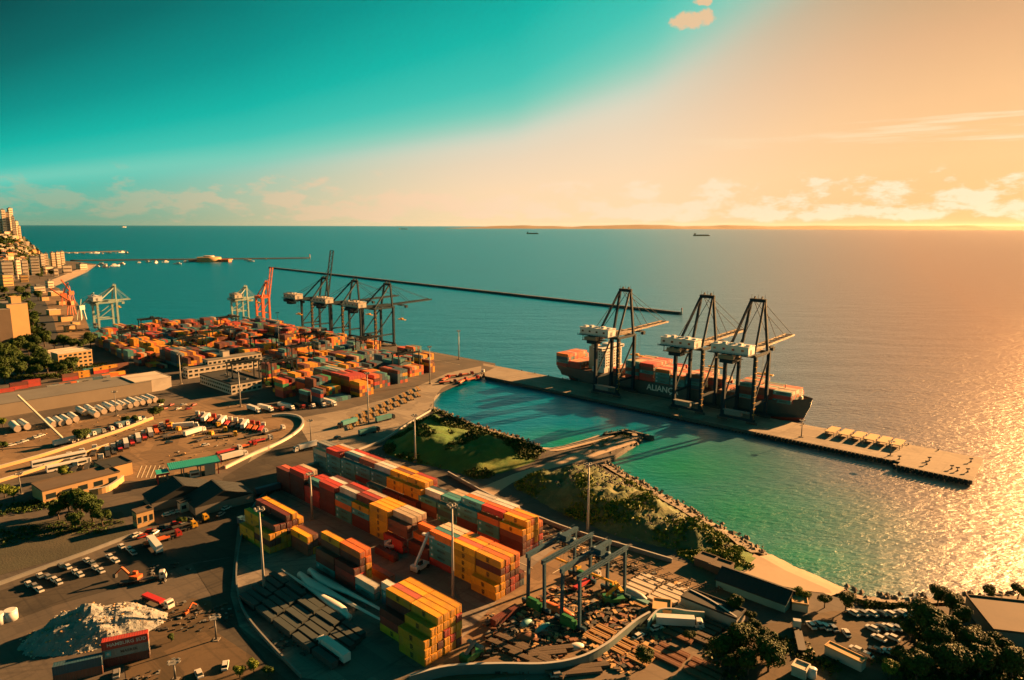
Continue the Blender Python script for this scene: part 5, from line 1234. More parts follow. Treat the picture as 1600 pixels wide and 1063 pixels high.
# dark stacked crates left of the corner block
m_crate = mat('dark_tarpaulin', (.035, .055, .06), .8, .2, .3)
cpx = Proto(thing('crate_stack', 'x', 'crate', me=None)); b = MB(); b.box(-5.2, 5.2, -1.1, 1.1, .3, 2.4); part('crate', b, m_crate, cpx.r, None)
for i in range(4): b = MB(); b.box(-4.6+i*2.9, -4.3+i*2.9, -1.15, 1.15, 0, .3); part('skid', b, m_brown, cpx.r)
i = 0
for row in range(6):
    for c_ in range(5):
        a = -62+c_*11.6+row*1.2; bb = -47-row*2.9
        if a > 6: continue
        cpx.put(Q(a, bb, 3.05), UA+rc_.uniform(-.02, .02), uniq(f'dark covered crate, {ORD[c_]} from the left in the {ORD[row]} row below the blades'), 'dark crates in rows below the blades', (1, 1, rc_.uniform(.8, 1.15)))
for x, y, l_ in ((530, 1000, 'white lorry box with a cream top among the dark crates'), (505, 968, 'dark crate')):
    pass
# ------------------------------------------------------------------ vehicles
def car(m1, name='car'):
    r = thing(name, 'x', 'car'); b = MB()
    prof = [(-2.15, .45, .75), (-2.1, .42, .95), (-1.0, .40, 1.0), (1.0, .40, 1.0), (1.9, .42, .92), (2.15, .48, .70)]
    rg_ = []
    for x, z0, zt in prof: w = .88 if abs(x) < 2 else .78; rg_.append([(x, -w, z0), (x, -w, zt*.85), (x, -w*.9, zt), (x, w*.9, zt), (x, w, zt*.85), (x, w, z0)])
    b.loft(rg_); part('body', b, m1, r)
    b = MB(); b.loft([[(x, -w, .98), (x+dx, -w*.8, 1.48), (x+dx, w*.8, 1.48), (x, w, .98)] for x, dx, w in ((-1.75, .45, .80), (-.2, 0, .82), (1.15, -.55, .78))]); g_ = part('glasshouse', b, m_glass, r)
    b = MB(); b.box(-1.25, .55, -.62, .62, 1.482, 1.53); part('roof', b, m1, r)
    for x in (-1.35, 1.35):
        for y in (-.82, .82): b = MB(); b.tube((x, y-.1, .33), (x, y+.1, .33), .33, n=10); part('wheel', b, m_black, r)
    return r
m_car = {'white': mat('white_car_paint', (.62, .62, .60), .3, .03, 1.0), 'silver': mat('silver_car_paint', (.36, .37, .38), .3, .03, 1.0, metal=.4), 'dark': mat('dark_car_paint', (.03, .035, .04), .25, .03, 1.0), 'red': mat('red_car_paint', (.35, .03, .02), .3, .03, 1.0)}
CP = {k: Proto(car(v)) for k, v in m_car.items()}
rv = random.Random(9)
def cars(spots, fmt, group, ang=None, jit=.06):
    for i, s_ in enumerate(spots):
        x, y, c = s_[:3]; a = s_[3] if len(s_) > 3 else ang
        CP[c].put(P(x, y), a+rv.uniform(-jit, jit), uniq(fmt.format(c=c+'-painted' if c == 'dark' else c, n=ORD[i])), group, 1.08)
VA = UA+math.pi/2
cars([(1333+i*14.5, 962-abs(i-4)*.4, ('white', 'silver', 'white', 'dark', 'white', 'silver', 'white', 'white', 'dark', 'silver')[i]) for i in range(10)], '{c} car, {n} from the left in the beachfront parking row', 'cars in the beachfront parking row', math.radians(118))
cars([(1267, 980, 'white'), (1279, 979, 'silver'), (1289, 982, 'white'), (1301, 984, 'silver')], '{c} car, {n} from the left in the short row behind the trees', 'cars in the short row', math.radians(100))
cars([(1363, 985, 'white'), (1377, 984, 'dark'), (1388, 983, 'white'), (1400, 984, 'silver'), (1373, 1000, 'white'), (1394, 999, 'white')], '{c} car, {n} of the middle parking group', 'cars in the middle parking group', math.radians(125))
cars([(1322, 992, 'white', math.radians(85)), (1338, 1018, 'white', 2.2), (1391, 1022, 'white', 2.4), (1368, 1019, 'dark', 2.4), (1352, 1026, 'silver', 2.3), (1420, 1028, 'silver', 2.4), (1412, 960, 'white', 2)], '{c} car, {n} of those scattered around the parking ground', 'scattered cars on the parking ground')
cars([(1026, 984, 'white', .4), (998, 997, 'white', .7), (872, 1058, 'silver', .2), (1092, 986, 'silver', .1)], '{c} car, {n} of four along the curving wall', 'cars along the curving wall')
cars([(45, 915, 'white'), (54, 918, 'silver'), (62, 924, 'white'), (63, 902, 'white'), (75, 904, 'silver'), (85, 908, 'white'), (92, 912, 'white'), (96, 886, 'silver'), (106, 888, 'white'), (118, 896, 'white'), (125, 900, 'white'), (136, 878, 'white'), (144, 882, 'silver'), (150, 890, 'white'), (158, 894, 'white'), (172, 872, 'white'), (180, 878, 'white'), (190, 856, 'white'), (202, 860, 'white'), (208, 866, 'silver')], '{c} car, {n} from the left in the shaded roadside rows', 'cars parked in shade by the lower road', math.radians(140))
cars([(338, 797, 'white', .3), (354, 796, 'white', 1.2), (345, 806, 'silver', 1.4), (356, 784, 'white', 1.3), (336, 789, 'dark', .4), (351, 772, 'silver', 1.3)], '{c} car, {n} of the cluster on the road bend', 'cars at the road bend')
cars([(262, 806, 'white'), (270, 803, 'silver'), (279, 801, 'white'), (287, 797, 'white')], '{c} car, {n} from the left before the small white office', 'cars before the small office', VA)
cars([(352, 1043, 'white', 1.9), (311, 1056, 'white', 2.2), (182, 1056, 'silver', 2.0), (321, 697, 'white', VA), (527, 685, 'dark', VA), (180, 728, 'dark', 1.2), (264, 693, 'dark', VA)], '{c} car, {n} from the list of lone cars on open ground', 'lone cars on open ground')
cars([(18, 697, 'white'), (30, 694, 'silver'), (38, 691, 'white'), (48, 688, 'dark'), (56, 685, 'white'), (64, 682, 'white')], '{c} car, {n} from the left by the upper railway wall', 'cars along the upper railway wall', 1.0)
# fix wording of the lone cars
lone = [o for o in D.objects if o.get('group') == 'lone cars on open ground']
for o, l_ in zip(lone, ('white car under the small tree at the bottom left', 'white car at the bottom edge left of the small tree', 'silver car in front of the lettered red container', 'white car crossing the middle of the truck park', 'dark car driving on the quay road behind the white truck', 'dark blue-green car left of the painted stripes', 'dark car on the left half of the truck park')): o['label'] = l_
def truck(cab_m, load_m, kind, L_=13.0):
    r = thing('truck', 'x', 'truck'); b = MB()
    b.loft([[(x, -1.2, .7), (x, -1.2, z), (x, 1.2, z), (x, 1.2, .7)] for x, z in ((0, 3.2), (1.5, 3.3), (2.1, 2.4), (2.3, 1.0))]); c = part('cab', b, cab_m, r)
    b = MB(); b.box(1.72, 2.16, -1.05, 1.05, 2.0, 2.75); b.box(.5, 1.4, -1.22, 1.22, 2.1, 2.8); part('window', b, m_glass, c)
    b = MB(); b.box(-L_, .5, -.5, .5, .8, 1.1); b.box(-L_, -2.2, -1.2, 1.2, 1.1, 1.3); part('chassis', b, m_dark_trim, r)
    for x in (1.2, -1.6, -2.9, -L_+1, -L_+2.3, -L_+3.6):
        for y in (-1, 1): b = MB(); b.tube((x, y-.2, .5), (x, y+.2, .5), .5, n=10); part('wheel', b, m_black, r)
    if kind == 'box': b = MB(); b.box(-L_, -.7, -1.24, 1.24, 1.3, 3.9); b.box(-L_+.1, -.8, -1.27, 1.27, 1.35, 1.5); part('cargo_box', b, load_m, r)
    if kind == 'flat': b = MB(); b.box(-L_+.5, -2.6, -1.1, 1.1, 1.3, 2.0); part('load', b, load_m, r)
    return r
TW = Proto(truck(m_white, m_white, 'box')); TR = Proto(truck(m_car['white'], m_red, 'flat')); TO = Proto(truck(m_car['red'], m_orange, 'flat')); TB = Proto(truck(m_car['dark'], CM['T'], 'box')); TE = Proto(truck(m_car['white'], m_brown, 'empty')); TD = Proto(truck(m_grey, CM['B'], 'box')); TY = Proto(truck(m_yel, m_brown, 'empty'))
def trucks(l):
    for i, (p_, x, y, a, lab) in enumerate(l): p_.put(P(x, y), a, uniq(lab), 'trucks around the port')
trucks([(TW, 465, 706, VA+math.pi, 'white box truck driving down the middle of the quay road'), (TB, 533, 668, VA+math.pi+.1, 'truck with a white and teal box at the junction'), (TB, 612, 655, VA, 'bright teal curtain truck beside the yellow trailers, upper one'), (TB, 588, 675, VA, 'bright teal curtain truck beside the yellow trailers, lower one'),
        (TO, 395, 697, VA, 'red lowloader inside the curved truck park wall'), (TR, 372, 704, VA, 'white cab flatbed with a red load by the curved wall'), (TR, 420, 688, VA, 'flatbed with a red load near the tip of the curved wall'), (TW, 381, 713, VA, 'white box trailer just inside the curved wall'), (TE, 440, 672, VA+.1, 'empty flatbed at the upper end of the curved wall'), (TE, 413, 678, VA, 'empty flatbed second from the upper end of the wall'),
        (TD, 402, 832, UA+.1, 'dark blue box truck at the left of the yard entrance'), (TD, 440, 765, VA-.1, 'dark blue box truck entering the yard under the maroon stacks'), (TD, 402, 806, VA+.6, 'second blue box truck at the curved yard wall'), (TB, 512, 728, VA, 'blue box truck at the left end of the far row'),
        (TE, 250, 905, .35, 'long grey truck beside the excavator on the lower road'), (TW, 236, 850, 2.3, 'white van body standing on the roadside at lower left'), (TY, 300, 826, .75, 'yellow truck in the roadside vehicle row'), (TY, 318, 815, .75, 'yellow flatbed behind the yellow truck'), (TO, 275, 840, .8, 'brown truck at the left of the yellow ones'),
        (TW, 1088, 982, -.1, 'white box truck by the teal wall'), (TR, 930, 905, VA, 'truck with pale box under the rear gantry crane'), (TW, 505, 1012, UA+math.pi, 'white lorry with a cream top among the dark crates'), (TE, 1245, 985, 1.3, 'small empty flatbed at the garage behind the trees'), (TR, 262, 950, -.5, 'blue and white truck right of the white rubble heap')])
# rows of trucks in the truck park
tl = []
for i in range(11): tl.append((rv.choice((TR, TE, TW, TO)), 168+i*9.4, 706-i*4.2, VA+1.3, f'parked truck, {ORD[i]} from the left in the middle row of the truck park'))
for i in range(13): tl.append((rv.choice((TR, TE, TO, TW)), 308+i*8.6, 650+i*1.5, VA+.9, f'parked truck, {ORD[i]} from the left in the upper row of the truck park'))
for i in range(6): tl.append((TE, 108+i*10, 716-i*3+18*(i % 2), VA+1.2, f'parked truck, {ORD[i]} from the left beside the white bus'))
for i in range(9): tl.append((rv.choice((TR, TE, TW, TD)), 120+i*13+rv.uniform(-2, 2), 690-i*4.0, VA+.2, f'parked truck, {ORD[i]} from the left between the railway walls'))
for i in range(9): tl.append((rv.choice((TW, TE, TY, TB)), 268+i*12+rv.uniform(-3, 3), 668+(i % 3)*7, VA+rv.uniform(-.5, .5), f'parked truck, {ORD[i]} of the loose group inside the truck park'))
for i in range(8): tl.append((rv.choice((TE, TD, TO, TW)), 405+i*17+rv.uniform(-3, 3), 645-i*1.5, UA+rv.uniform(-.2, .2), f'truck, {ORD[i]} of those queueing below the far terminal stacks'))
for i in range(7): tl.append((rv.choice((TE, TD, TO)), 700+i*9, 592-i*1.5+8*(i % 2), VA+rv.uniform(-.5, .5), f'truck, {ORD[i]} of those parked at the root of the pier'))
trucks(tl)
cars([(232+i*9+rv.uniform(-2, 2), 634+(i % 2)*6, rv.choice(('white', 'silver', 'dark', 'red'))) for i in range(9)], '{c} car, {n} of the group by the office corner', 'cars by the office corner', 1.2, .5)
cars([(215+i*10+rv.uniform(-2, 2), 838-i*3+(i % 2)*5, rv.choice(('white', 'silver', 'dark', 'red'))) for i in range(9)], '{c} car, {n} of the loose line above the roadside trucks', 'cars above the roadside trucks', .9, .5)
# yellow trailers in the parking strip by the quay road
def chassis(m):
    r = thing('trailer', 'x', 'trailer'); b = MB()
    for y in (-.5, .5): b.box(-6, 6, y-.1, y+.1, .9, 1.2)
    for x in (-6, -2, 2, 5.8): b.box(x-.15, x+.15, -1.2, 1.2, 1.0, 1.22)
    part('frame', b, m, r)
    for x in (-4.8, -3.6):
        for y in (-1, 1): b = MB(); b.tube((x, y-.2, .5), (x, y+.2, .5), .5, n=10); part('wheel', b, m_black, r)
    b = MB(); b.box(3.4, 3.6, -.8, -.6, 0, .9); b.box(3.4, 3.6, .6, .8, 0, .9); part('landing_gear', b, m_grey, r); return r
TCY = Proto(chassis(m_yel)); TCR = Proto(chassis(m_brown))
for i in range(22):
    row = i//11; c_ = i % 11; w = P(548+c_*10.5, 668-c_*5.0-row*9)
    TCY.put(w, VA+1.05, uniq(f'yellow container trailer, {ORD[c_]} from the left, {["lower", "upper"][row]} row by the quay road'), 'yellow trailers by the quay road')
for i in range(28):
    a = -66+i*4.6; TCR.put(Q(a, 50.5+1.5*math.sin(i), 3.05), UA+1.25+rv.uniform(-.06, .06), uniq(f'empty trailer, {ORD[i]} from the left in the row along the rubble hill'), 'empty trailers along the rubble hill')
for i in range(12):
    a = -150+i*6.8; TCR.put(Q(a, 49+rv.uniform(-1, 1), 3.05), UA+1.3+rv.uniform(-.1, .1), uniq(f'empty trailer, {ORD[i]} from the left behind the far row'), 'empty trailers behind the far row')
# flat concrete slabs / timber packs stacked at the right of the yard
def pack(m, L_, W_, H_, n=5):
    r = thing('timber_pack', 'x', 'pack')
    for i in range(n):
        b = MB(); w = W_/n; b.box(-L_/2+rv.uniform(-.15, .15), L_/2, -W_/2+i*w+.03, -W_/2+(i+1)*w-.03, .2, H_+rv.uniform(-.06, .06)); part('plank', b, m, r)
    b = MB(); b.box(-L_*.35, -L_*.35+.2, -W_/2, W_/2, 0, .2); b.box(L_*.35, L_*.35+.2, -W_/2, W_/2, 0, .2); part('bearer', b, m_brown, r); return r
PK = {'pale': Proto(pack(m_cream, 9.5, 2.3, 1.0)), 'brown': Proto(pack(mat('rust', (.20, .085, .045), .9, .3, 1.0), 10, 2.0, .9, 6)), 'dark': Proto(pack(m_brown, 12, 2.0, 1.1, 6)), 'blue': Proto(pack(MATS['blue_wall'], 9, 2.3, 1.1, 3)), 'orange': Proto(pack(mat('ochre_board', (.36, .20, .07), .8, .2, 1.0), 7, 2.2, .8, 4))}
def packs(kind, a0, b0, na, nb, da, db, where, group, rot=0.0, jit=.4):
    for j in range(nb):
        for i in range(na):
            PK[kind].put(Q(a0+i*da+rv.uniform(-jit, jit), b0+j*db+rv.uniform(-.15, .15), 3.06), UA+rot+rv.uniform(-.02, .02), uniq(f'{kind} board bundle, {ORD[i]} from left, {ORD[j]} row {where}'), group)
packs('pale', 38, 35, 3, 5, 10.6, 3.1, 'before the brown roofs', 'pale bundles at the right of the yard')
packs('blue', 42, 31.4, 1, 1, 5, 5, 'in front of the pale bundles', 'blue bundles')
packs('orange', 36, 29, 2, 1, 9, 3, 'below the pale bundles', 'ochre bundles')
packs('dark', 66, 24, 2, 5, 13, 2.8, 'beside the brown flat roof', 'dark bundles beside the brown roof')
packs('brown', 52, 21, 2, 4, 11, 2.9, 'before the dark bundles', 'rusty bundles of the scrap yard')
packs('brown', 66, 8, 2, 3, 11, 2.9, 'at the curved wall corner', 'rusty bundles at the wall')
packs('orange', 44, 2, 3, 3, 8, 3.4, 'in the scrap yard', 'ochre bundles in the scrap yard')
packs('dark', 26, -20, 3, 2, 8.5, 3.6, 'below the front gantry', 'dark bundles below the gantry', .15)
packs('dark', 38, -14, 2, 2, 13, 3.4, 'in the middle of the scrap yard', 'dark bundles in the scrap yard', .9)
# scrap: countless small pieces
def debris(name, spots, mats_, seed, smin, smax, hmax=1.2):
    r = random.Random(seed); b = MB()
    for (x, y, z) in spots:
        sx, sy, sz = r.uniform(smin, smax), r.uniform(smin, smax)*.6, r.uniform(.15, hmax); b.obox((x, y, z), sx, sy, sz, r.uniform(0, 3.1), r.randrange(len(mats_)))
    return link(name, b.mesh(name, mats_), kind='stuff')
sp = []
for _ in range(1500):
    x = rv.uniform(760, 1050); y = rv.uniform(935, 1055)
    if y > 1052-(max(0, x-860)*.42) or y < 960-(x-760)*.12: continue
    w = P(x, y)
    if mnoise.noise(Vector((w[0]*.06, w[1]*.06, 3))) > -.12: sp.append((w[0], w[1], 3.08))
debris('scrap_heap', sp, [m_brown, MATS['rust'], m_grey, m_dark_trim, m_slate, m_brown, m_tan], 6, .4, 2.6, .9)
sp = []
for _ in range(800):
    x = rv.uniform(0, 470); y = rv.uniform(620, 770)
    if inside_poly(x, y, [(250, 640), (330, 622), (420, 640), (470, 655), (468, 672), (345, 735), (255, 752), (175, 752), (60, 722), (0, 760), (0, 672), (100, 660), (240, 640)]):
        w = P(x, y)
        if mnoise.noise(Vector((w[0]*.02, w[1]*.02, 9))) > .08: sp.append((w[0], w[1], 3.1))
debris('truck_park_litter', sp, [m_brown, m_tan, m_grey, m_dark_trim], 14, .3, 1.6, .5)
sp = []
for _ in range(900):
    x = rv.uniform(180, 480); y = rv.uniform(880, 1063); w = P(x, y)
    if mnoise.noise(Vector((w[0]*.05, w[1]*.05, 9))) > .15: sp.append((w[0], w[1], 3.1))
debris('roadside_litter', sp, [m_brown, m_grey, m_dark_trim, m_slate], 15, .3, 1.6, .5)
sp = [(*Q(rv.uniform(15, 62), rv.uniform(-6, 26))[:2], 3.08) for _ in range(700)]
debris('loose_scrap', sp, [m_brown, MATS['rust'], m_tan, m_slate], 7, .5, 2.8, .8)
sp = [(*Q(rv.uniform(-150, 70), 47.5+rv.uniform(-1.5, 4.5))[:2], 3.08) for _ in range(420)]
debris('yard_litter', sp, [m_brown, m_tan, m_grey, m_cream], 8, .5, 2.4, .9)
# covered heaps, boat-like hulls and tents of the scrap yard
def tent(m, l_, x, y, sx, sy, h, a):
    r = thing('covered_pile', uniq(l_), 'covered pile', P(x, y), a); b = MB(); rg_ = []
    for t in range(7):
        u_ = t/6*2-1; e = math.sqrt(max(0, 1-u_*u_*.75)); rg_.append([(u_*sx/2, -sy/2*e, 0), (u_*sx/2, -sy*.32*e, h*.75*e), (u_*sx/2, 0, h*e), (u_*sx/2, sy*.32*e, h*.75*e), (u_*sx/2, sy/2*e, 0)])
    b.loft(rg_, sm=True); part('tarpaulin', b, m, r)
    b = MB(); b.box(-sx*.55, sx*.55, -.1, .1, 0, .15); part('rope', b, m_dark_trim, r)
m_tarp = mat('teal_tarpaulin', (.10, .38, .42), .6, .08, .8)
tent(m_tarp, 'teal tarpaulin pile at the foot of the left gantry leg', 822, 976, 5, 3, 2.0, .8)
tent(m_tarp, 'teal and white covered pile right of the other teal pile', 848, 984, 7, 2.6, 1.8, .8)
tent(m_white, 'white covered heap in the middle of the scrap', 900, 1012, 5, 3.4, 1.4, .3)
tent(m_lgrey, 'long grey covered pile behind the rear gantry legs', 985, 930, 13, 4, 2.6, UA)
tent(m_orange, 'salmon covered barge-like pile between the gantry legs', 870, 955, 16, 4.5, 2, UA)
tent(MATS['rust'], 'rusty rounded pile at the lower left of the scrap yard', 822, 1000, 7, 4.5, 2.5, .2)
# reach stackers, forklift, excavator
def reach(m1, col, l_, x, y, a, boomlen=13, el=50):
    r = thing('reach_stacker', uniq(l_), 'reach stacker', P(x, y), a); b = MB(); b.box(-4, 3.4, -1.6, 1.6, .9, 2.2); b.box(-4, -2.3, -1.7, 1.7, 1.0, 3.0); part('body', b, m1, r)
    b = MB(); b.box(-1.2, .6, -.8, .8, 2.2, 3.9); part('cab', b, m_glass, r)
    e = math.radians(el); tip = (-3+boomlen*math.cos(e), 0, 3+boomlen*math.sin(e)); b = MB(); b.beam((-3, 0, 3), tip, .8, .9); part('boom', b, col, r)
    b = MB(); b.box(tip[0]-.6, tip[0]+.6, -3, 3, tip[2]-1.6, tip[2]-.9); part('spreader', b, col, r)
    for xx in (-3, 2.4):
        for y_ in (-1.5, 1.5): b = MB(); b.tube((xx, y_-.4, .85), (xx, y_+.4, .85), .85, n=12); part('wheel', b, m_black, r)
reach(m_white, m_white, 'white reach stacker lifting at the teal stack', 657, 890, 1.0)
reach(m_white, m_white, 'small white reach stacker in the shaded aisle', 616, 857, .2, 7, 20)
reach(m_green, m_grey, 'green forklift at the bottom of the scrap yard road', 738, 1030, .9, 5, 30)
reach(m_green, m_yel, 'green handler behind the right gantry leg', 960, 942, .2, 6, 40)
def excavator(l_, x, y, a):
    r = thing('excavator', uniq(l_), 'excavator', P(x, y), a); b = MB(); b.box(-2, 1.6, -1.4, 1.4, 1.2, 2.4); b.box(-.2, 1.4, -1.4, -.4, 2.4, 3.4); part('body', b, m_orange, r)
    for y_ in (-1.4, 1.4): b = MB(); b.box(-2.4, 2.4, y_-.35, y_+.35, 0, 1.0); part('track', b, m_black, r)
    b = MB(); b.beam((1.4, .3, 2), (5, .3, 5), .6, .7); part('boom', b, m_orange, r); b = MB(); b.beam((5, .3, 5), (8, .3, 2.2), .45, .5); part('arm', b, m_orange, r); b = MB(); b.box(7.6, 8.8, -.3, .9, .8, 2.2); part('bucket', b, m_dark_trim, r)
excavator('orange excavator reaching left beside the lower road', 212, 908, math.radians(170))

excavator('small orange excavator on dirt right of the rubble heap', 292, 960, 1.2)
for o_ in D.objects:
    if o_.get('label', '').startswith('small orange excavator'): o_.scale = (.55, .55, .55)
# mobile crane with raised pale boom among trees on the left, bus/train
r = thing('mobile_crane', uniq('mobile crane with a pale raised boom among the bushes'), 'crane', P(103, 693)); b = MB(); b.box(-5, 5, -1.4, 1.4, .8, 2.4); part('carrier', b, m_cream, r); b = MB(); b.beam((-1, 0, 2.6), (P(132, 640, 3)[0]-P(103, 693)[0], 14, 26), .9, .9); part('boom', b, m_cream, r)
for x in (-4, -2, 2, 4): b = MB(); b.tube((x, -1.5, .6), (x, 1.5, .6), .6, n=8); part('wheel', b, m_black, r)
def bus(l_, x, y, a, L_):
    r = thing('bus', uniq(l_), 'bus', P(x, y), a, 'long white buses on the left'); b = MB(); b.box(-L_/2, L_/2, -1.5, 1.5, .5, 3.4); b.box(-L_/2+.3, L_/2-.3, -1.3, 1.3, 3.4, 3.6); part('body', b, m_white, r)
    b = MB(); b.box(-L_/2+.5, L_/2-.5, -1.53, -1.505, 1.7, 2.8); b.box(-L_/2+.5, L_/2-.5, 1.505, 1.53, 1.7, 2.8); b.box(L_/2+.005, L_/2+.03, -1.2, 1.2, 1.6, 2.9); part('window', b, m_glass, r)
    for xx in (-L_*.3, L_*.3):
        for y_ in (-1.4, 1.4): b = MB(); b.tube((xx, y_-.15, .5), (xx, y_+.15, .5), .5, n=10); part('wheel', b, m_black, r)
bus('long white bus-like carriage parked below the railway', 93, 722, math.radians(47), 26); bus('second white carriage in front of the longer one', 105, 732, math.radians(47), 19)
# white rubble heap with tarpaulins (countless chunks)
hx, hy, _ = P(150, 985)
b = MB(); rg_ = []
n_ = 44; pts = []
for j in range(n_):
    for i in range(n_):
        u_ = i/(n_-1)*2-1; v_ = j/(n_-1)*2-1; d = math.sqrt(u_*u_+v_*v_)
        nz = mnoise.fractal(Vector((u_*3, v_*3, 7)), .8, 2.0, 5); z = 3.02+max(0, (1-d**1.3))*8.5*(1+.25*nz)+(.9*nz if d < 1 else -.5)
        x = u_*21; y = v_*12; pts.append((hx+x*math.cos(.42)-y*math.sin(.42), hy+x*math.sin(.42)+y*math.cos(.42), max(2.9, z)))
b._a(pts, [(j*n_+i, j*n_+i+1, (j+1)*n_+i+1, (j+1)*n_+i) for j in range(n_-1) for i in range(n_-1) if math.hypot((i+.5)/(n_-1)*2-1, (j+.5)/(n_-1)*2-1) < 1.02])
o = link('rubble_heap', b.mesh('rubble_heap', mat('white_rubble', (.24, .27, .28), .9, .2, .5, dirt=(.16, .13, .10), dirtamt=.7, bump=.8, bscale=2.0)), kind='stuff', label='pale heap of crushed rubble under tarpaulins', category='rubble')
sp = []
for _ in range(260):
    a = rv.uniform(0, 6.28); d = rv.uniform(.1, 1.05)**.7; i = min(n_-1, int((math.cos(a)*d+1)/2*(n_-1))); j = min(n_-1, int((math.sin(a)*d+1)/2*(n_-1))); sp.append(pts[j*n_+i])
debris('rubble_chunks', sp, [m_cream, m_lgrey, m_tan], 11, .25, .8, .4)
# ------------------------------------------------------------------ trees and shrubs
def crown(seed, R_, H_, n, leaf=.5, lobes=7, flatk=.8, m=None):
    r = random.Random(seed); b = MB(); L_ = []
    for k in range(lobes):
        a = r.uniform(0, 6.28); d = r.uniform(.15, .62)*R_; L_.append((math.cos(a)*d, math.sin(a)*d, H_*r.uniform(-.28, .32), R_*r.uniform(.34, .56)))
    L_.append((0, 0, 0, R_*.6))
    for _ in range(n):
        c = r.choice(L_); th = r.uniform(0, 6.28); cz = r.uniform(-.7, 1); rr = c[3]*(r.random()**.22); s_ = math.sqrt(1-cz*cz)
        x = c[0]+rr*s_*math.cos(th); y = c[1]+rr*s_*math.sin(th); z = c[2]+rr*cz*flatk; e = leaf*r.uniform(.6, 1.35)
        nv = Vector((s_*math.cos(th)+r.uniform(-.6, .6), s_*math.sin(th)+r.uniform(-.6, .6), cz+r.uniform(-.3, .7))).normalized(); t1 = nv.orthogonal().normalized(); t1.rotate(Matrix.Rotation(r.uniform(0, 6), 3, nv)); t2 = nv.cross(t1); p = Vector((x, y, z))
        b._a([p-t1*e, p-t2*e*.6+nv*e*.2, p+t1*e, p+t2*e*.6+nv*e*.2], [(0, 1, 2, 3)])
    return b
def tree(seed, R_, H_, th, n, m=None, leaf=.5, name='tree'):
    r = thing(name, 'x', 'tree'); rr = random.Random(seed+50); c = link('crown', crown(seed, R_, H_, n, leaf).mesh('crown', m or m_leaf), r); c.location = (0, 0, th+H_*.42)
    b = MB(); b.tube((0, 0, -.3), (.2, .1, th*.9), .45, .3, n=8)
    for k in range(5):
        a = k*1.26+rr.uniform(-.3, .3); b.tube((.15, .1, th*.75), (math.cos(a)*R_*.45, math.sin(a)*R_*.45, th+H_*.35), .2, .07, n=5)
    part('trunk', b, m_bark, r); return r
TP = [Proto(tree(1, 6.5, 8, 4.5, 2600)), Proto(tree(2, 5.5, 7, 4.0, 2200)), Proto(tree(3, 7.5, 8, 5, 3200)), Proto(tree(4, 5, 6.5, 3.5, 1800, m_leaf2))]
rt = random.Random(31)
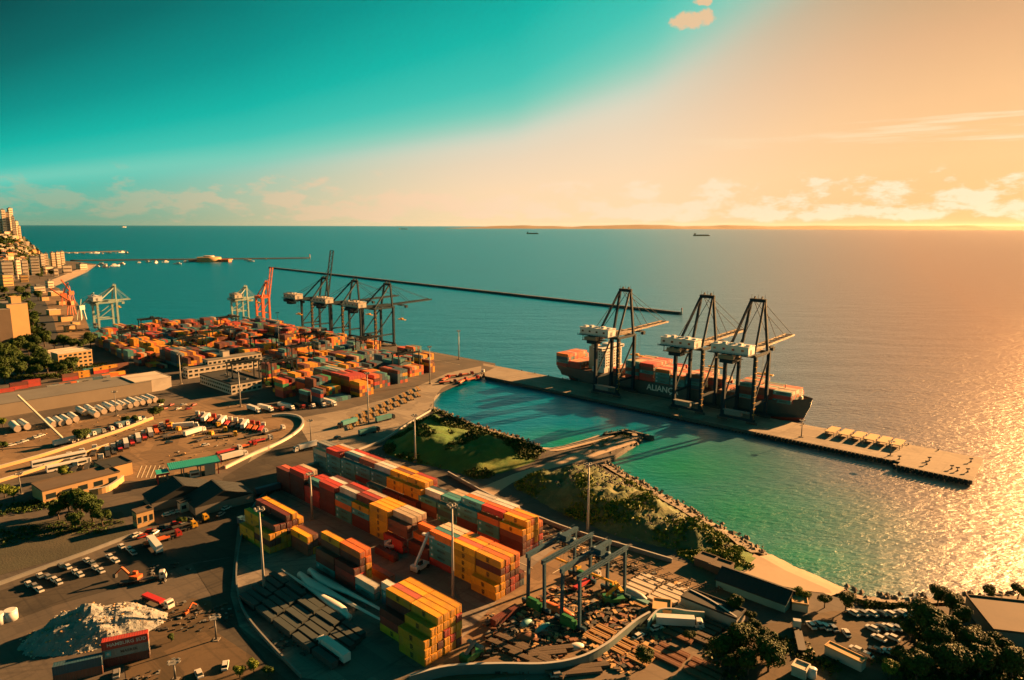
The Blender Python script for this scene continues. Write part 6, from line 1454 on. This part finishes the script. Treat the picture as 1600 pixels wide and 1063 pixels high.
TS = [(1148, 962, .85, 'beside the teal-white wall', 0), (1172, 972, .6, 'half hidden right of the wall tree', 1), (1152, 1025, 1.25, 'large one above the bottom edge, left of the road', 2), (1192, 1020, 1.0, 'large one right of its big neighbour', 0), (1200, 1050, 1.2, 'at the bottom edge before the garage', 2), (1168, 1058, 1.0, 'at the bottom between two larger ones', 0), (1140, 1050, .9, 'lowest of the left group at the bottom', 1),
      (1003, 1045, .85, 'lone on the roadside by the curving wall', 0), (1077, 1005, .65, 'small round one near the teal wall corner', 1), (1243, 938, .8, 'olive-lit one on the edge of the beach', 3), (1257, 942, .7, 'second olive one on the beach edge', 3), (1288, 950, .75, 'left dark one of the shore pair', 1), (1321, 955, .9, 'right dark round one of the shore pair', 0),
      (1465, 946, .95, 'standing up before the glittering water', 0), (1484, 960, .9, 'right of the shore tree in front of the water', 2), (1500, 985, 1.0, 'left of the huge brown-roofed hall', 0), (1445, 1000, 1.45, 'wide and biggest in the parking ground', 2), (1478, 1010, 1.2, 'right neighbour of the widest one', 0), (1420, 1002, .9, 'left neighbour of the widest one', 1), (1510, 1030, 1.2, 'below the brown-roofed hall corner', 2), (1545, 1045, 1.1, 'further right below the hall', 0), (1580, 1062, 1.2, 'in the bottom right corner', 2), (1480, 1062, 1.3, 'bottom right, left of the corner ones', 2), (1430, 1070, 1.2, 'bottom centre right below the cars', 0), (1520, 1000, .8, 'squeezed at the wall of the hall', 1),
      (1390, 1062, .9, 'bottom edge near the narrow building', 3), (1462, 1030, 1.2, 'in the dark grove under the widest one', 2), (1498, 1045, 1.1, 'in the dark grove centre', 0), (1560, 1030, 1.2, 'in the dark grove right part', 1), (1450, 1050, 1.1, 'in the dark grove left part', 0), (1405, 1040, .9, 'in the dark grove, nearest the parked cars', 1), (1215, 1030, .9, 'right side of the big bottom pair', 1), (1130, 1035, 1.0, 'left side of the big bottom pair', 2), (1175, 1000, .8, 'above the big bottom pair', 0), (1530, 1062, 1.2, 'at the bottom edge of the dark grove', 0), (1545, 938, .8, 'behind the hall roof at the water', 1), (1590, 936, .8, 'behind the hall roof at the right edge', 1),
      (108, 800, 1.0, 'dark one in the left grove, front', 0), (128, 808, 1.15, 'dark one in the left grove, centre', 2), (145, 815, 1.0, 'dark one in the left grove, right', 0), (92, 812, .9, 'dark one in the left grove, lowest left', 1), (160, 822, .9, 'dark round one nearest the arch shed', 1), (118, 828, .8, 'dark one at the foot of the left grove', 0), (140, 795, .8, 'behind the left grove by the yellow wall', 1),
      (98, 748, .8, 'green one below the white bus', 3), (112, 752, .6, 'small green one right of the bus tree', 3), (22, 782, .8, 'olive one beside the leftmost low house', 3), (8, 778, .8, 'olive one cut by the left edge', 3), (125, 692, .85, 'bushy one at the mobile crane', 0), (135, 688, .8, 'second bushy one at the mobile crane', 1), (196, 665, .6, 'left small one before the tower sections', 0), (212, 662, .65, 'second small one before the tower sections', 1), (240, 655, .8, 'round one at the end of the tower sections', 0), (250, 650, .7, 'dark one at the corner of the warehouse', 1), (252, 636, .7, 'dark one behind the tower sections end', 1), (4, 705, .7, 'low one at the left edge by the railway wall', 1), (5, 668, .8, 'left of the first tower section', 3),
      (397, 1052, .55, 'small spiky one at the bottom beside the white car', 3), (375, 1060, .5, 'tiny one at the very bottom left of centre', 3), (420, 1058, .4, 'smallest one at the bottom near the curb', 1), (285, 822, .5, 'small one in the roadside vehicle row', 1), (268, 1003, .3, 'tiny one on bare dirt near the lamp', 1)]
for x, y, s_, w_, k in TS: s_ *= (.66 if x > 900 else .85); TP[k].put(P(x, y), rt.uniform(0, 6.28), uniq('leafy tree '+w_ if not w_.startswith(('large', 'lone', 'small', 'dark', 'second', 'left', 'right', 'olive', 'green', 'wide', 'bushy', 'round', 'tiny', 'low', 'lowest', 'smallest')) else 'tree, '+w_), 'trees', s_)
# darker wood behind the far left buildings
k = 0
for x, y in [(5, 560), (18, 556), (30, 553), (45, 556), (58, 562), (12, 575), (28, 578), (44, 580), (60, 584), (75, 586), (88, 588), (10, 590), (35, 592), (56, 594), (100, 590), (112, 588), (40, 545), (55, 547), (70, 542), (85, 545), (100, 545), (115, 548), (24, 568), (68, 575), (60, 540), (130, 548), (142, 543), (8, 600), (20, 470), (30, 462), (8, 462), (45, 452), (30, 480), (60, 470), (42, 468), (48, 490), (52, 512), (58, 530), (70, 425), (80, 432), (62, 436)]:
    TP[(0, 1, 2)[k % 3]].put(P(x, y), rt.uniform(0, 6), 'dark tree of the wooded strip behind the left container rows', 'trees of the wooded strip on the left', rt.uniform(1.0, 1.5)); k += 1
# shrubs and ground cover: countless, joined
def cover(name, spots, m, seed, e0=.35, e1=.9, per=12):
    r = random.Random(seed); b = MB()
    for (x, y, z, s_) in spots:
        for _ in range(per):
            th = r.uniform(0, 6.28); cz = r.uniform(0, 1); q_ = math.sqrt(1-cz*cz); p = Vector((x+s_*q_*math.cos(th), y+s_*q_*math.sin(th), z+s_*cz*.8)); e = r.uniform(e0, e1)*min(1, s_*.6)
            nv = Vector((r.uniform(-1, 1), r.uniform(-1, 1), r.uniform(-.1, 1))).normalized(); t1 = nv.orthogonal().normalized(); t2 = nv.cross(t1)
            b._a([p-t1*e, p-t2*e*.7, p+t1*e, p+t2*e*.7], [(0, 1, 2, 3)])
    return link(name, b.mesh(name, m), kind='stuff')
sp = []; sp2 = []
for _ in range(9000):
    x = rt.uniform(*bb1[:2]); y = rt.uniform(*bb1[2:]); z = hz1(x, y)
    if z is None: continue
    nv = mnoise.noise(Vector((x*.06, y*.06, 2)))
    if nv > .11: sp.append((x, y, z, rt.uniform(.5, 1.5)*(1+nv)))
    elif rt.random() < .35: sp2.append((x, y, z, rt.uniform(.3, .6)))
cover('mound_shrubs', sp, m_leaf, 3, per=11); cover('mound_grass', sp2, m_leaf2, 4, .2, .4, per=6)
sp = []
for _ in range(7000):
    x = rt.uniform(*bb2[:2]); y = rt.uniform(*bb2[2:]); z = hz2(x, y)
    if z is None: continue
    nv = mnoise.noise(Vector((x*.05+4, y*.05, 8)))
    if nv > .13: sp.append((x, y, z, rt.uniform(.5, 1.5)*(1+nv)))
cover('rubble_shrubs', sp, m_leaf2, 5, per=10)
sp = []
for _ in range(2500):
    x = rt.uniform(*bb3[:2]); y = rt.uniform(*bb3[2:]); z = hz3(x, y)
    if z is not None and mnoise.noise(Vector((x*.1, y*.1, 5))) > -.1: sp.append((x, y, z, rt.uniform(.4, 1.2)))
for _ in range(1500):
    x = rt.uniform(*bb4[:2]); y = rt.uniform(*bb4[2:]); z = hz4(x, y)
    if z is not None and mnoise.noise(Vector((x*.15, y*.15, 5))) > .0: sp.append((x, y, z, rt.uniform(.3, .8)))
cover('bank_scrub', sp, m_leaf2, 6, per=9)
sp = []
def band(pts, w, n, s0, s1):
    W_ = [Vector(P(*p)[:2]) for p in pts]
    for i in range(len(W_)-1):
        for _ in range(n):
            c = W_[i].lerp(W_[i+1], rt.random()); sp.append((c.x+rt.uniform(-w, w), c.y+rt.uniform(-w, w), 3.0, rt.uniform(s0, s1)))
band([(676, 641), (757, 676), (815, 693), (845, 706)], 2.5, 160, .8, 2.0)
band([(1345, 945), (1400, 950), (1455, 948)], 1.6, 110, .6, 1.4)
band([(-10, 800), (60, 790), (100, 780)], 6, 120, .6, 1.5)
band([(20, 590), (100, 588), (150, 570)], 8, 200, 1, 2.2)
band([(0, 840), (80, 828), (170, 822)], 7, 160, .4, 1.2)
band([(880, 742), (940, 760), (1000, 800), (1050, 835)], 6, 60, .8, 1.8)
band([(1180, 1000), (1230, 1010), (1300, 1050)], 4, 60, .6, 1.6)
band([(1440, 985), (1500, 1000), (1590, 1060)], 7, 160, .8, 2.2)
band([(1400, 1050), (1500, 1062), (1600, 1050)], 5, 120, .8, 2.2)
band([(1110, 1010), (1150, 1060)], 4, 60, .6, 1.6)
cover('hedge_scrub', sp, m_leaf, 7, per=10)
cover('hillside_scrub', HILLS, m_leaf, 12, 2, 4, per=9)
for o in [o for o in D.objects if o.get('label') == 'x']:
    for k_ in [c for c in D.objects if c.parent == o]: D.objects.remove(k_)
    D.objects.remove(o)
print('total objects', len(D.objects))
# ------------------------------------------------------------------ air
b = MB(); b.box(-70000, 70000, -3000, 70000, -3.0, 330)
hz_ = link('haze', b.mesh('haze', []), kind='stuff'); mh_ = D.materials.new('haze_air'); mh_.use_nodes = True; t = mh_.node_tree; t.nodes.clear()
v = N(t, 'ShaderNodeVolumePrincipled'); v.inputs['Color'].default_value = (.92, .92, .92, 1); v.inputs['Density'].default_value = 1.5e-6; v.inputs['Anisotropy'].default_value = .72
oo = N(t, 'ShaderNodeOutputMaterial'); t.links.new(v.outputs[0], oo.inputs['Volume']); hz_.data.materials.append(mh_)
